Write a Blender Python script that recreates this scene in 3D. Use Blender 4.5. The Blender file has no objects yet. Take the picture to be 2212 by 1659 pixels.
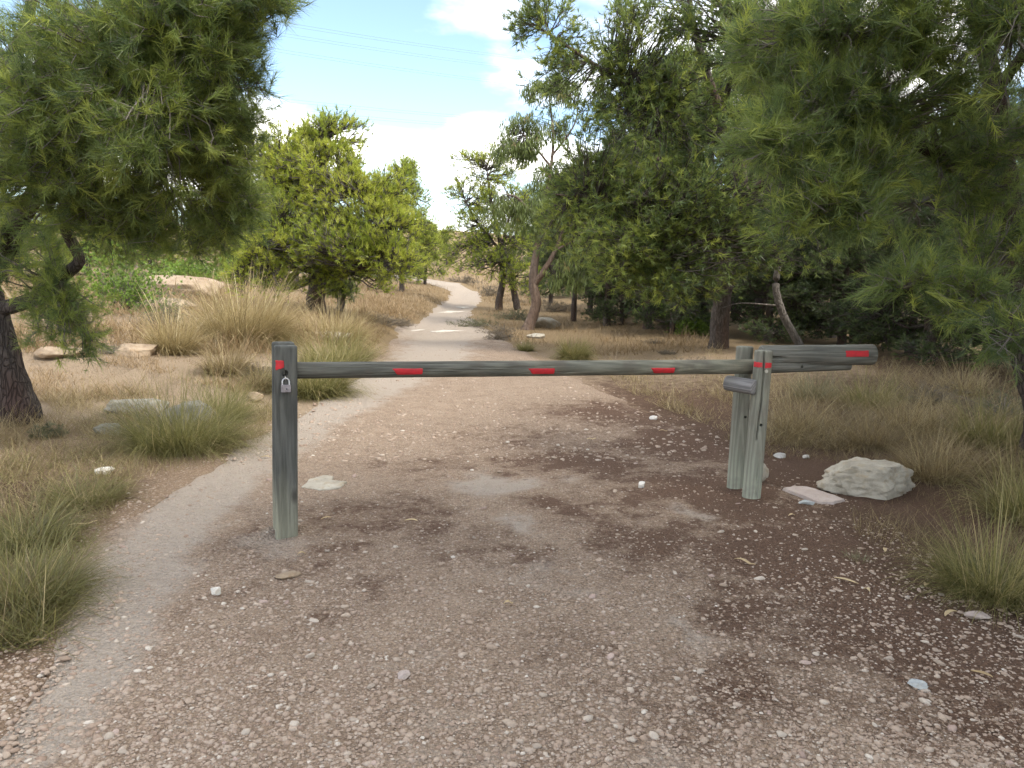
import bpy, bmesh, math, random
import numpy as np
from mathutils import Vector, Matrix

sc = bpy.context.scene
COL = sc.collection
RNG = np.random.default_rng(7)
PI = math.pi

# ------------------------------------------------------------------ camera
F_PX, CX, CY = 1662.0, 1106.0, 829.5            # lens in the units of the 2212 px wide picture
PITCH, ROLL, EYE = math.radians(7.69), math.radians(1.4), 1.5
FWD = np.array([0, math.cos(PITCH), -math.sin(PITCH)])
_R0 = np.array([1.0, 0, 0]); _U0 = np.array([0, math.sin(PITCH), math.cos(PITCH)])
RIGHT = _R0 * math.cos(ROLL) + _U0 * math.sin(ROLL)
UP = -_R0 * math.sin(ROLL) + _U0 * math.cos(ROLL)
cam_d = bpy.data.cameras.new('camera'); cam = bpy.data.objects.new('camera', cam_d); COL.objects.link(cam)
cam_d.sensor_fit = 'HORIZONTAL'; cam_d.sensor_width = 36.0
cam_d.lens = 36.0 * F_PX / 2212.0
cam_d.clip_start = 0.05; cam_d.clip_end = 3000
cam.matrix_world = Matrix(((RIGHT[0], UP[0], -FWD[0], 0), (RIGHT[1], UP[1], -FWD[1], 0), (RIGHT[2], UP[2], -FWD[2], EYE), (0, 0, 0, 1)))
sc.camera = cam

# ------------------------------------------------------------------ sky, sun, exposure
SUN_AZ, SUN_EL = math.radians(138), math.radians(55)      # compass style: from behind the camera, to its right
SUN_DIR = Vector((math.sin(SUN_AZ) * math.cos(SUN_EL), math.cos(SUN_AZ) * math.cos(SUN_EL), math.sin(SUN_EL)))
world = bpy.data.worlds.new('World'); sc.world = world; world.use_nodes = True
wn, wl = world.node_tree.nodes, world.node_tree.links
wn.clear()
def wnode(t, **k):
    n = wn.new(t)
    for a, b in k.items(): setattr(n, a, b)
    return n
w_out = wnode('ShaderNodeOutputWorld'); w_mix = wnode('ShaderNodeMixShader')
w_sky = wnode('ShaderNodeTexSky', sky_type='NISHITA', sun_disc=False, sun_elevation=SUN_EL, sun_rotation=SUN_AZ, air_density=1.0, dust_density=0.7, ozone_density=1.0)
w_bg = wnode('ShaderNodeBackground'); w_bg.inputs['Strength'].default_value = 0.068
w_cl = wnode('ShaderNodeBackground'); w_cl.inputs['Color'].default_value = (1.0, 0.965, 0.915, 1); w_cl.inputs['Strength'].default_value = 0.85
w_tc = wnode('ShaderNodeTexCoord'); w_sep = wnode('ShaderNodeSeparateXYZ')
wl.new(w_tc.outputs['Generated'], w_sep.inputs[0])
w_add = wnode('ShaderNodeMath', operation='ADD'); w_add.inputs[1].default_value = 0.16
w_max = wnode('ShaderNodeMath', operation='MAXIMUM'); w_max.inputs[1].default_value = 0.05
wl.new(w_sep.outputs['Z'], w_add.inputs[0]); wl.new(w_add.outputs[0], w_max.inputs[0])
w_dx = wnode('ShaderNodeMath', operation='DIVIDE'); w_dy = wnode('ShaderNodeMath', operation='DIVIDE')
wl.new(w_sep.outputs['X'], w_dx.inputs[0]); wl.new(w_max.outputs[0], w_dx.inputs[1])
wl.new(w_sep.outputs['Y'], w_dy.inputs[0]); wl.new(w_max.outputs[0], w_dy.inputs[1])
w_cmb = wnode('ShaderNodeCombineXYZ'); wl.new(w_dx.outputs[0], w_cmb.inputs[0]); wl.new(w_dy.outputs[0], w_cmb.inputs[1])
w_noise = wnode('ShaderNodeTexNoise'); w_noise.inputs['Scale'].default_value = 0.9; w_noise.inputs['Detail'].default_value = 7; w_noise.inputs['Roughness'].default_value = 0.5
w_map = wnode('ShaderNodeMapping'); w_map.inputs['Location'].default_value = (5.4, 5.4, 0.0)
wl.new(w_cmb.outputs[0], w_map.inputs[0]); wl.new(w_map.outputs[0], w_noise.inputs['Vector'])
w_ramp = wnode('ShaderNodeMapRange'); w_ramp.inputs['From Min'].default_value = 0.45; w_ramp.inputs['From Max'].default_value = 0.59
w_ramp.interpolation_type = 'SMOOTHSTEP'
wl.new(w_noise.outputs['Fac'], w_ramp.inputs['Value'])
wl.new(w_sky.outputs[0], w_bg.inputs['Color'])
wl.new(w_ramp.outputs[0], w_mix.inputs[0]); wl.new(w_bg.outputs[0], w_mix.inputs[1]); wl.new(w_cl.outputs[0], w_mix.inputs[2])
wl.new(w_mix.outputs[0], w_out.inputs[0])
sun_d = bpy.data.lights.new('sun', 'SUN'); sun_d.energy = 1.0; sun_d.angle = math.radians(14); sun_d.color = (1.0, 0.94, 0.84)
sun = bpy.data.objects.new('sun', sun_d); COL.objects.link(sun)
sun.rotation_euler = (-SUN_DIR).to_track_quat('-Z', 'Y').to_euler()
vs = sc.view_settings
vs.view_transform = 'Standard'; vs.look = 'None'; vs.exposure = 2.28; vs.gamma = 1.0; vs.use_curve_mapping = False
sc.cycles.use_adaptive_sampling = True; sc.cycles.adaptive_threshold = 0.02; sc.cycles.use_light_tree = False
sc.cycles.max_bounces = 7; sc.cycles.diffuse_bounces = 6; sc.cycles.transmission_bounces = 6; sc.cycles.transparent_max_bounces = 8

# ------------------------------------------------------------------ numeric helpers
def vnoise(p, seed=0):
    p = np.asarray(p, float); i = np.floor(p).astype(np.int64); f = p - i; f = f * f * (3 - 2 * f)
    def h(ix, iy, iz):
        n = (ix * 374761393 + iy * 668265263 + iz * 2147483647 + seed * 144665) & 0xffffffff
        n = ((n ^ (n >> 13)) * 1274126177) & 0xffffffff
        return ((n ^ (n >> 16)) & 0xffff) / 65535.0
    r = 0
    for a in (0, 1):
        for b in (0, 1):
            for c in (0, 1):
                w = (f[..., 0] if a else 1 - f[..., 0]) * (f[..., 1] if b else 1 - f[..., 1]) * (f[..., 2] if c else 1 - f[..., 2])
                r = r + w * h(i[..., 0] + a, i[..., 1] + b, i[..., 2] + c)
    return r
def fbm(p, oct=4, seed=0):
    p = np.asarray(p, float); s = 0; a = 0.5; t = 0
    for k in range(oct):
        s = s + a * vnoise(p, seed + k); t += a; a *= 0.5; p = p * 2.03 + 17.3
    return s / t
def n2(x, y, sc_, oct=3, seed=0):
    return fbm(np.stack([np.asarray(x, float) * sc_, np.asarray(y, float) * sc_, np.zeros_like(np.asarray(x, float)) + seed * 3.7], -1), oct, seed)
def sstep(a, b, x):
    t = np.clip((x - a) / (b - a), 0, 1); return t * t * (3 - 2 * t)
def unit(v):
    return v / np.maximum(np.linalg.norm(v, axis=-1, keepdims=True), 1e-9)

# ------------------------------------------------------------------ terrain
def hz_smooth(x, y):
    x = np.asarray(x, float); y = np.asarray(y, float)
    t = np.maximum(0, y - 20)
    z = 0.031 * t * t / (t + 6)
    t2 = np.maximum(0, y - 60); z = z + 0.07 * t2 * t2 / (t2 + 12)
    z = np.where(z > 9, 9 + (z - 9) / (1 + np.maximum(z - 9, 0) * 0.08), z)
    z = z + 0.30 * sstep(2.2, 6.5, -x - 0.03 * y) * sstep(6, 13, y) + 0.16 * sstep(2.0, 5.0, x) * sstep(3, 9, y)
    # low rock steps of the terrace beside the path
    return z + 0.16 * sstep(0, 0.25, y - 9.2 - 0.9 * np.sin(x * 0.7)) * sstep(2.6, 3.6, -x) + 0.2 * sstep(0, 0.25, y - 13.3 - 0.7 * np.sin(x * 0.9 + 1)) * sstep(2.8, 4.2, -x)
def hz(x, y):
    return hz_smooth(x, y) + (n2(x, y, 0.35, 3, 5) - 0.5) * 0.16 * (0.25 + sstep(4, 14, np.asarray(y, float))) + (n2(x, y, 1.7, 3, 9) - 0.5) * 0.035
def rays(px, py):
    px = np.asarray(px, float); py = np.asarray(py, float)
    return FWD * F_PX + RIGHT * (px - CX)[..., None] - UP * (py - CY)[..., None]
def ground(px, py):
    d = rays(np.atleast_1d(px), np.atleast_1d(py)); d = d / d[:, 1:2]
    z = np.zeros(len(d)); y = np.full(len(d), 5.0)
    lo = np.full(len(d), 1.0); hi = np.full(len(d), 1.0); done = np.zeros(len(d), bool)
    ys = 1.2 * (1.06 ** np.arange(98))
    prev = np.full(len(d), 1.0)
    for yy in ys:                                          # first crossing of the ray and the terrain
        below = (EYE + d[:, 2] * yy) < hz_smooth(d[:, 0] * yy, np.full(len(d), yy))
        new = below & ~done
        lo[new] = prev[new]; hi[new] = yy; done |= new; prev[:] = yy
    lo[~done] = hi[~done] = ys[-1]
    for _ in range(12):
        m = (lo + hi) / 2
        b = (EYE + d[:, 2] * m) < hz_smooth(d[:, 0] * m, m)
        hi = np.where(b, m, hi); lo = np.where(b, lo, m)
    y = (lo + hi) / 2
    for _ in range(4):                                     # refine on the uneven surface
        f = EYE + d[:, 2] * y - hz(d[:, 0] * y, y); y = y - np.clip(f / np.minimum(d[:, 2] - 0.03, -0.02), -0.15 * y, 0.15 * y)
    p = d * y[:, None]; p[:, 2] = hz(p[:, 0], p[:, 1])
    return p
_gc = {}
def G(px, py):
    if (px, py) not in _gc: _gc[(px, py)] = ground(px, py)[0]
    return _gc[(px, py)].copy()
def AT(px, py, Y):
    d = rays(px, py); d = d / d[1] * Y; d[2] += EYE; return d
def project(p):
    q = np.asarray(p, float) - np.array([0, 0, EYE]); w = q @ FWD
    return CX + F_PX * (q @ RIGHT) / w, CY - F_PX * (q @ UP) / w, w

# path borders as functions of y, read along the photographed edges
_rows = [(1659, -60, 2600), (1500, 40, 2420), (1350, 130, 2120), (1250, 170, 1960), (1150, 240, 1830), (1080, 330, 1740), (1000, 480, 1610), (930, 590, 1490), (870, 680, 1345), (820, 772, 1242),
         (780, 815, 1160), (745, 840, 1105), (720, 862, 1065), (700, 893, 1032), (685, 920, 1012), (672, 932, 1018), (655, 958, 1036), (640, 975, 1038), (630, 975, 1030), (620, 952, 1010), (612, 926, 985), (607, 912, 950)]
_py = np.array([r[0] for r in _rows], float)
_L = ground(np.array([r[1] for r in _rows], float), _py); _Rr = ground(np.array([r[2] for r in _rows], float), _py)
_yL = np.concatenate([[-6, 0.5], _L[:, 1], [_L[-1, 1] + 6, _L[-1, 1] + 14]]); _xL = np.concatenate([[-2.2, -2.0], _L[:, 0], [_L[-1, 0] - 9, _L[-1, 0] - 30]])
_yR = np.concatenate([[-6, 0.5], _Rr[:, 1], [_Rr[-1, 1] + 6, _Rr[-1, 1] + 14]]); _xR = np.concatenate([[3.0, 2.6], _Rr[:, 0], [_Rr[-1, 0] - 8, _Rr[-1, 0] - 28]])
_o = np.argsort(_yL); _yL, _xL = _yL[_o], _xL[_o]; _o = np.argsort(_yR); _yR, _xR = _yR[_o], _xR[_o]
def edgeL(y): return np.interp(y, _yL, _xL)
def edgeR(y): return np.interp(y, _yR, _xR)
def inpath(x, y): return np.minimum(x - edgeL(y), edgeR(y) - x)
Y_END = min(_yL[-1], _yR[-1]) - 0.5

def blobs(x, y, spec):
    x = np.asarray(x, float); y = np.asarray(y, float); s = np.zeros_like(x)
    wx = x + (n2(x, y, 1.6, 3, 13) - 0.5) * 0.9 + (n2(x, y, 6.0, 3, 14) - 0.5) * 0.35; wy = y + (n2(x, y, 1.6, 3, 15) - 0.5) * 0.9 + (n2(x, y, 6.0, 3, 16) - 0.5) * 0.35
    for (px, py, rr, w), g in zip(spec, ground(np.array([q[0] for q in spec], float), np.array([q[1] for q in spec], float))):
        s = np.maximum(s, w * np.exp(-((wx - g[0]) ** 2 + ((wy - g[1]) * 0.8) ** 2) / (rr * rr)))
    return s
_tp = ground(np.array([-60, 150, 255, 330, 420, 540, 690, 850, 935, 960], float), np.array([1700, 1480, 1320, 1190, 1090, 985, 895, 815, 770, 725], float))
def worn(x, y):
    """how far a place belongs to the trodden side track that rounds the locking post"""
    x = np.asarray(x, float); y = np.asarray(y, float); best = np.full(x.shape, 9.0)
    for (p, q) in zip(_tp[:-1, :2], _tp[1:, :2]):
        d = q - p; t = np.clip(((x - p[0]) * d[0] + (y - p[1]) * d[1]) / (d @ d), 0, 1); best = np.minimum(best, np.hypot(x - p[0] - t * d[0], y - p[1] - t * d[1]) / (0.22 + 0.045 * np.maximum(y - 3, 0)))
    return np.exp(-(best + (n2(x, y, 3.0, 3, 18) - 0.5) * 0.8) ** 2 * 0.8) * (best < 3)
def pale_zone(x, y): return np.maximum(np.maximum(blobs(x, y, PALE), worn(x, y)), 0.85 * sstep(12, 24, np.asarray(y, float)))
LITTER = [(1250, 1010, .9, .8), (1500, 960, .9, 1), (1520, 1080, .8, 1), (1700, 1020, .8, 1), (1720, 1200, .7, 1), (1900, 1230, .8, 1), (2080, 1400, .7, 1), (1150, 1225, .22, .9), (760, 1130, .45, .6), (620, 1190, .3, .65), (1350, 900, 1.2, .8),
          (1650, 1330, .5, .75), (1420, 1170, .5, .8), (2150, 1560, .4, .8), (950, 1010, .8, .52), (1120, 950, .9, .52), (480, 1180, .22, .5), (560, 1290, .25, .5), (700, 1200, .4, .62), (850, 1110, .5, .6), (760, 1320, .3, .45), (1000, 1180, .35, .55), (1600, 1450, .4, .6), (1250, 1380, .25, .5), (2250, 1250, .8, 1), (1250, 1110, .4, .8), (1900, 1560, .3, .6), (1480, 1420, .25, .5), (870, 1240, .3, .45)]
PALE = [(1080, 1050, .38, .9), (1090, 1150, .24, .7), (1430, 1115, .2, .7), (1450, 1335, .16, .65), (650, 1190, .2, .6), (1050, 1620, .5, .4), (1200, 1250, .3, .5), (950, 1400, .3, .45), (700, 1500, .4, .4), (1500, 1560, .3, .45)]

# ------------------------------------------------------------------ mesh collecting
class Acc:
    def __init__(s): s.v, s.t, s.c, s.m, s.s, s.n = [], [], [], [], [], 0
    def add(s, v, t, tint=0.5, mat=0, smooth=False):
        v = np.asarray(v, float).reshape(-1, 3); t = np.asarray(t, np.int64).reshape(-1, 3)
        s.v.append(v); s.t.append(t + s.n); s.n += len(v)
        s.c.append(np.broadcast_to(np.asarray(tint, float), (len(v),)).copy())
        s.m.append(np.full(len(t), mat, np.int32)); s.s.append(np.full(len(t), smooth, bool))
    def build(s, name, mats, parent=None, origin=(0, 0, 0), attrs=None):
        v = np.concatenate(s.v) - np.asarray(origin, float); t = np.concatenate(s.t)
        me = bpy.data.meshes.new(name)
        me.vertices.add(len(v)); me.vertices.foreach_set('co', v.astype(np.float32).ravel())
        me.loops.add(len(t) * 3); me.loops.foreach_set('vertex_index', t.astype(np.int32).ravel())
        me.polygons.add(len(t)); me.polygons.foreach_set('loop_start', np.arange(0, len(t) * 3, 3, dtype=np.int32))
        me.polygons.foreach_set('material_index', np.concatenate(s.m)); me.polygons.foreach_set('use_smooth', np.concatenate(s.s))
        me.update(calc_edges=True)
        a = me.attributes.new('tint', 'FLOAT', 'POINT'); a.data.foreach_set('value', np.concatenate(s.c).astype(np.float32))
        for k, val in (attrs or {}).items():
            a = me.attributes.new(k, 'FLOAT', 'POINT'); a.data.foreach_set('value', np.asarray(val, np.float32))
        for m in (mats if isinstance(mats, (list, tuple)) else [mats]): me.materials.append(m)
        o = bpy.data.objects.new(name, me); COL.objects.link(o)
        if parent is not None: o.parent = parent
        else: o.location = origin
        return o
def grid_tris(nu, nv, wrap=False):
    i, j = np.meshgrid(np.arange(nu - 1), np.arange(nv if wrap else nv - 1), indexing='ij')
    a = i * nv + j; b = i * nv + (j + 1) % nv; c = (i + 1) * nv + (j + 1) % nv; d = (i + 1) * nv + j
    return np.concatenate([np.stack([a, b, c], -1).reshape(-1, 3), np.stack([a, c, d], -1).reshape(-1, 3)])
def tube(acc, pts, rad, sides=6, tint=0.5, mat=0, cap=False):
    pts = np.asarray(pts, float); n = len(pts); rad = np.broadcast_to(np.asarray(rad, float), (n,))
    tan = unit(np.gradient(pts, axis=0))
    ref = np.array([0, 0, 1.0]) if abs(tan[0, 2]) < 0.9 else np.array([1.0, 0, 0])
    a = unit(np.cross(tan, ref)); b = np.cross(tan, a)
    th = np.arange(sides) * 2 * PI / sides
    v = pts[:, None] + rad[:, None, None] * (a[:, None] * np.cos(th)[None, :, None] + b[:, None] * np.sin(th)[None, :, None])
    acc.add(v.reshape(-1, 3), grid_tris(n, sides, True), tint, mat, True)
    if cap:
        acc.add(np.vstack([v[-1], pts[-1:] + tan[-1:] * rad[-1] * 0.3]), [[i, (i + 1) % sides, sides] for i in range(sides)], tint, mat, True)
def smooth_line(ctrl, n):
    c = np.asarray(ctrl, float); k = len(c)
    c = np.vstack([2 * c[0] - c[1], c, 2 * c[-1] - c[-2]])
    out = []
    for u in np.linspace(0, k - 1 - 1e-6, n):
        i = int(u); f = u - i; p0, p1, p2, p3 = c[i:i + 4]
        out.append(0.5 * (2 * p1 + (p2 - p0) * f + (2 * p0 - 5 * p1 + 4 * p2 - p3) * f * f + (3 * p1 - p0 - 3 * p2 + p3) * f ** 3))
    return np.array(out)

def tag(o, label=None, cat=None, group=None, kind=None):
    if label: o['label'] = label
    if cat: o['category'] = cat
    if group: o['group'] = group
    if kind: o['kind'] = kind
    return o
def empty(name, loc):
    o = bpy.data.objects.new(name, None); COL.objects.link(o); o.location = tuple(loc); o.empty_display_size = 0.2; return o

# ------------------------------------------------------------------ materials
def new_mat(name):
    m = bpy.data.materials.new(name); m.use_nodes = True; nt = m.node_tree; nt.nodes.clear()
    return m, nt
class NB:
    def __init__(s, name): s.m, s.nt = new_mat(name); s.out = s.nt.nodes.new('ShaderNodeOutputMaterial')
    def n(s, t, **k):
        nd = s.nt.nodes.new(t)
        for a, b in k.items():
            if a.startswith('_'): nd.inputs[a[1:].replace('_', ' ')].default_value = b
            else: setattr(nd, a, b)
        return nd
    def l(s, a, b): s.nt.links.new(a, b)
    def attr(s, name): return s.n('ShaderNodeAttribute', attribute_name=name).outputs['Fac']
    def ramp(s, fac, stops):
        r = s.n('ShaderNodeValToRGB'); s.l(fac, r.inputs[0]); e = r.color_ramp.elements
        while len(e) < len(stops): e.new(0.5)
        for x, (p, c) in zip(e, stops): x.position = p; x.color = (*c, 1)
        return r.outputs[0]
    def mix(s, fac, a, b, blend='MIX'):
        m = s.n('ShaderNodeMix', data_type='RGBA', blend_type=blend)
        for sock, v in ((m.inputs[0], fac), (m.inputs[6], a), (m.inputs[7], b)):
            if hasattr(v, 'links') or isinstance(v, bpy.types.NodeSocket): s.l(v, sock)
            else: sock.default_value = v if not isinstance(v, tuple) else (*v, 1)[:4]
        return m.outputs[2]
    def math(s, op, a, b=0.0):
        m = s.n('ShaderNodeMath', operation=op)
        for i, v in enumerate((a, b)):
            if isinstance(v, bpy.types.NodeSocket): s.l(v, m.inputs[i])
            else: m.inputs[i].default_value = v
        return m.outputs[0]
    def maprange(s, v, a, b, c=0.0, d=1.0):
        m = s.n('ShaderNodeMapRange'); s.l(v, m.inputs[0])
        for i, q in zip((1, 2, 3, 4), (a, b, c, d)): m.inputs[i].default_value = q
        return m.outputs[0]
    def coords(s, scale=(1, 1, 1), space='Object'):
        tc = s.n('ShaderNodeTexCoord'); mp = s.n('ShaderNodeMapping'); mp.inputs['Scale'].default_value = scale
        s.l(tc.outputs[space], mp.inputs[0]); return mp.outputs[0]
    def noise(s, vec, scale, detail=4, rough=0.55, dist=0.0):
        nz = s.n('ShaderNodeTexNoise'); s.l(vec, nz.inputs['Vector'])
        nz.inputs['Scale'].default_value = scale; nz.inputs['Detail'].default_value = detail; nz.inputs['Roughness'].default_value = rough; nz.inputs['Distortion'].default_value = dist
        return nz.outputs['Fac']
    def bump(s, h, strength, dist, normal=None):
        b = s.n('ShaderNodeBump'); b.inputs['Strength'].default_value = strength; b.inputs['Distance'].default_value = dist; s.l(h, b.inputs['Height'])
        if normal is not None: s.l(normal, b.inputs['Normal'])
        return b.outputs[0]
    def finish(s, col, rough=0.9, normal=None, spec=0.2, metal=0.0):
        p = s.n('ShaderNodeBsdfPrincipled')
        if isinstance(col, tuple): p.inputs['Base Color'].default_value = (*col, 1)
        else: s.l(col, p.inputs['Base Color'])
        if isinstance(rough, float): p.inputs['Roughness'].default_value = rough
        else: s.l(rough, p.inputs['Roughness'])
        p.inputs['Specular IOR Level'].default_value = spec; p.inputs['Metallic'].default_value = metal
        if normal is not None: s.l(normal, p.inputs['Normal'])
        s.l(p.outputs[0], s.out.inputs[0]); return s.m
    def leaf(s, col, trans=0.4, tcol=None):
        d = s.n('ShaderNodeBsdfDiffuse'); t = s.n('ShaderNodeBsdfTranslucent'); g = s.n('ShaderNodeBsdfGlossy'); g.inputs['Roughness'].default_value = 0.45
        m = s.n('ShaderNodeMixShader'); m.inputs[0].default_value = trans
        m2 = s.n('ShaderNodeMixShader'); m2.inputs[0].default_value = 0.03
        s.l(col, d.inputs[0]); s.l(tcol if tcol is not None else col, t.inputs[0]); s.l(d.outputs[0], m.inputs[1]); s.l(t.outputs[0], m.inputs[2])
        s.l(m.outputs[0], m2.inputs[1]); s.l(g.outputs[0], m2.inputs[2]); s.l(m2.outputs[0], s.out.inputs[0]); return s.m

def leaf_mat(name, stops, trans=0.4):
    b = NB(name); return b.leaf(b.ramp(b.attr('tint'), stops), trans)
M = {}
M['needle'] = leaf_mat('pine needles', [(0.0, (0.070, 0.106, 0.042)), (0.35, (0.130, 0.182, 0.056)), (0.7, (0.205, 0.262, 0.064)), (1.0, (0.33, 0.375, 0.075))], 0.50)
M['needle_sunlit'] = leaf_mat('sunlit-toned pine needles', [(0.0, (0.15, 0.195, 0.036)), (0.4, (0.27, 0.335, 0.048)), (0.75, (0.38, 0.425, 0.058)), (1.0, (0.47, 0.49, 0.08))], 0.50)  # sunlight and far haze brightened into the needle colour
M['needle_shaded'] = leaf_mat('shade-toned pine needles', [(0.0, (0.045, 0.066, 0.032)), (0.5, (0.085, 0.118, 0.046)), (1.0, (0.15, 0.19, 0.058))], 0.42)  # shade under the right-hand pines put into a darker needle colour
M['euc'] = leaf_mat('drooping leaves', [(0.0, (0.09, 0.12, 0.045)), (0.5, (0.16, 0.20, 0.06)), (0.85, (0.22, 0.27, 0.08)), (1.0, (0.30, 0.24, 0.10))], 0.4)
M['shrub_green'] = leaf_mat('shrub leaves', [(0.0, (0.08, 0.13, 0.03)), (0.5, (0.18, 0.28, 0.05)), (1.0, (0.30, 0.42, 0.07))], 0.45)
M['shrub_grey'] = leaf_mat('grey shrub twigs', [(0.0, (0.10, 0.085, 0.065)), (0.6, (0.19, 0.155, 0.11)), (1.0, (0.27, 0.22, 0.14))], 0.25)
M['shrub_sage'] = leaf_mat('sage shrub twigs', [(0.0, (0.08, 0.085, 0.05)), (0.6, (0.15, 0.15, 0.08)), (1.0, (0.24, 0.22, 0.12))], 0.25)
M['straw'] = leaf_mat('straw', [(0.0, (0.18, 0.135, 0.065)), (0.4, (0.34, 0.265, 0.125)), (0.8, (0.46, 0.375, 0.19)), (1.0, (0.54, 0.46, 0.27))], 0.35)
M['straw_brown'] = leaf_mat('brown dry grass', [(0.0, (0.12, 0.085, 0.045)), (0.5, (0.215, 0.162, 0.080)), (0.85, (0.31, 0.24, 0.12)), (1.0, (0.41, 0.335, 0.18))], 0.35)
M['straw_olive'] = leaf_mat('olive tussock grass', [(0.0, (0.10, 0.095, 0.035)), (0.45, (0.17, 0.165, 0.055)), (0.8, (0.27, 0.24, 0.09)), (1.0, (0.42, 0.34, 0.17))], 0.4)
M['straw_orange'] = leaf_mat('tawny meadow grass', [(0.0, (0.18, 0.12, 0.06)), (0.5, (0.30, 0.21, 0.11)), (1.0, (0.41, 0.31, 0.18))], 0.35)
M['litter'] = leaf_mat('fallen pine needles', [(0.0, (0.07, 0.040, 0.026)), (0.5, (0.135, 0.080, 0.052)), (0.9, (0.22, 0.14, 0.09)), (1.0, (0.34, 0.26, 0.17))], 0.1)
M['dry_leaf'] = leaf_mat('dry curled leaves', [(0.0, (0.38, 0.27, 0.14)), (1.0, (0.62, 0.50, 0.30))], 0.25)

def bark(name, dark, light, red=None, zs=0.25):
    b = NB(name); v = b.coords((1, 1, zs))
    nz = b.noise(v, 9, 6, 0.65, 0.6); fine = b.noise(v, 45, 4)
    vo = b.n('ShaderNodeTexVoronoi', feature='DISTANCE_TO_EDGE'); b.l(v, vo.inputs['Vector']); vo.inputs['Scale'].default_value = 26
    dn = b.n('ShaderNodeTexNoise'); b.l(v, dn.inputs['Vector']); dn.inputs['Scale'].default_value = 12
    dv = b.n('ShaderNodeVectorMath', operation='MULTIPLY_ADD'); b.l(dn.outputs['Color'], dv.inputs[0]); dv.inputs[1].default_value = (0.11, 0.11, 0.11); b.l(v, dv.inputs[2]); b.l(dv.outputs[0], vo.inputs['Vector'])
    crack = b.maprange(vo.outputs['Distance'], 0.0, 0.16)
    c = b.ramp(nz, [(0.3, dark), (0.7, light)])
    if red: c = b.mix(b.maprange(b.noise(v, 3.0, 3), 0.45, 0.62), c, red)
    c = b.mix(b.math('MULTIPLY', b.math('SUBTRACT', 1.0, crack), 0.5), c, tuple(x * 0.45 for x in dark))
    h = b.math('ADD', b.math('MULTIPLY', crack, 0.8), b.math('MULTIPLY', fine, 0.5))
    return b.finish(c, 0.95, b.bump(h, 0.9, 0.02), 0.1)
M['bark'] = bark('pine bark', (0.07, 0.058, 0.050), (0.17, 0.145, 0.128), (0.125, 0.085, 0.065))
M['bark_red'] = bark('reddish pine bark', (0.085, 0.052, 0.040), (0.20, 0.125, 0.095), (0.17, 0.082, 0.058))
M['bark_dark'] = bark('dark pine bark', (0.040, 0.033, 0.029), (0.105, 0.088, 0.077), (0.075, 0.050, 0.042))
M['bark_grey'] = bark('grey young bark', (0.12, 0.105, 0.09), (0.25, 0.225, 0.20))
M['bark_euc'] = bark('pale peeling bark', (0.13, 0.095, 0.075), (0.28, 0.22, 0.175), (0.20, 0.14, 0.105), 0.12)
b = NB('twig'); M['twig'] = b.finish(b.ramp(b.attr('tint'), [(0, (0.075, 0.063, 0.055)), (1, (0.24, 0.215, 0.19))]), 0.9, None, 0.1)
b = NB('dark twig'); M['twig_far'] = b.finish(b.ramp(b.attr('tint'), [(0, (0.05, 0.042, 0.035)), (1, (0.13, 0.115, 0.10))]), 0.9, None, 0.1)
b = NB('dead twig'); M['twig_dead'] = b.finish(b.ramp(b.attr('tint'), [(0, (0.16, 0.14, 0.125)), (1, (0.36, 0.33, 0.30))]), 0.9, None, 0.1)

def rock_mat(name, lo, hi, stain, scale=1.0):
    b = NB(name); v = b.coords()
    big = b.noise(v, 4 * scale, 5, 0.6, 0.4); fine = b.noise(v, 40 * scale, 5, 0.7)
    c = b.ramp(big, [(0.3, lo), (0.65, hi)])
    c = b.mix(b.maprange(b.noise(v, 11 * scale, 6, 0.7), 0.52, 0.7), c, stain)
    c = b.mix(b.math('MULTIPLY', b.maprange(fine, 0.55, 0.75), 0.5), c, tuple(x * 0.45 for x in lo))
    vo = b.n('ShaderNodeTexVoronoi'); b.l(v, vo.inputs['Vector']); vo.inputs['Scale'].default_value = 22 * scale
    h = b.math('ADD', b.math('ADD', fine, b.math('MULTIPLY', big, 1.5)), b.math('MULTIPLY', vo.outputs['Distance'], 0.5))
    return b.finish(c, 0.95, b.bump(h, 0.8, 0.015 / scale), 0.15)
M['rock'] = rock_mat('pale limestone', (0.26, 0.235, 0.185), (0.43, 0.395, 0.325), (0.33, 0.27, 0.18))
M['rock_grey'] = rock_mat('lichen grey limestone', (0.17, 0.165, 0.135), (0.31, 0.295, 0.245), (0.24, 0.20, 0.135))
M['rock_tan'] = rock_mat('tan sandstone', (0.23, 0.17, 0.115), (0.36, 0.285, 0.20), (0.29, 0.205, 0.125))
M['rock_ledge'] = rock_mat('dusty white bedrock', (0.40, 0.36, 0.30), (0.56, 0.52, 0.46), (0.36, 0.29, 0.22), 0.8)
M['rock_pink'] = rock_mat('pinkish slab', (0.35, 0.285, 0.25), (0.46, 0.39, 0.345), (0.38, 0.32, 0.265), 1.5)
M['rock_blue'] = rock_mat('bluish stone', (0.30, 0.32, 0.32), (0.44, 0.46, 0.45), (0.36, 0.35, 0.31), 2.0)
M['rock_grit'] = rock_mat('brownish gravel stone', (0.24, 0.185, 0.15), (0.36, 0.29, 0.24), (0.28, 0.21, 0.165), 2.0)
M['rock_white'] = rock_mat('white limestone', (0.50, 0.47, 0.42), (0.68, 0.65, 0.59), (0.52, 0.45, 0.36), 2.0)
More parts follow.
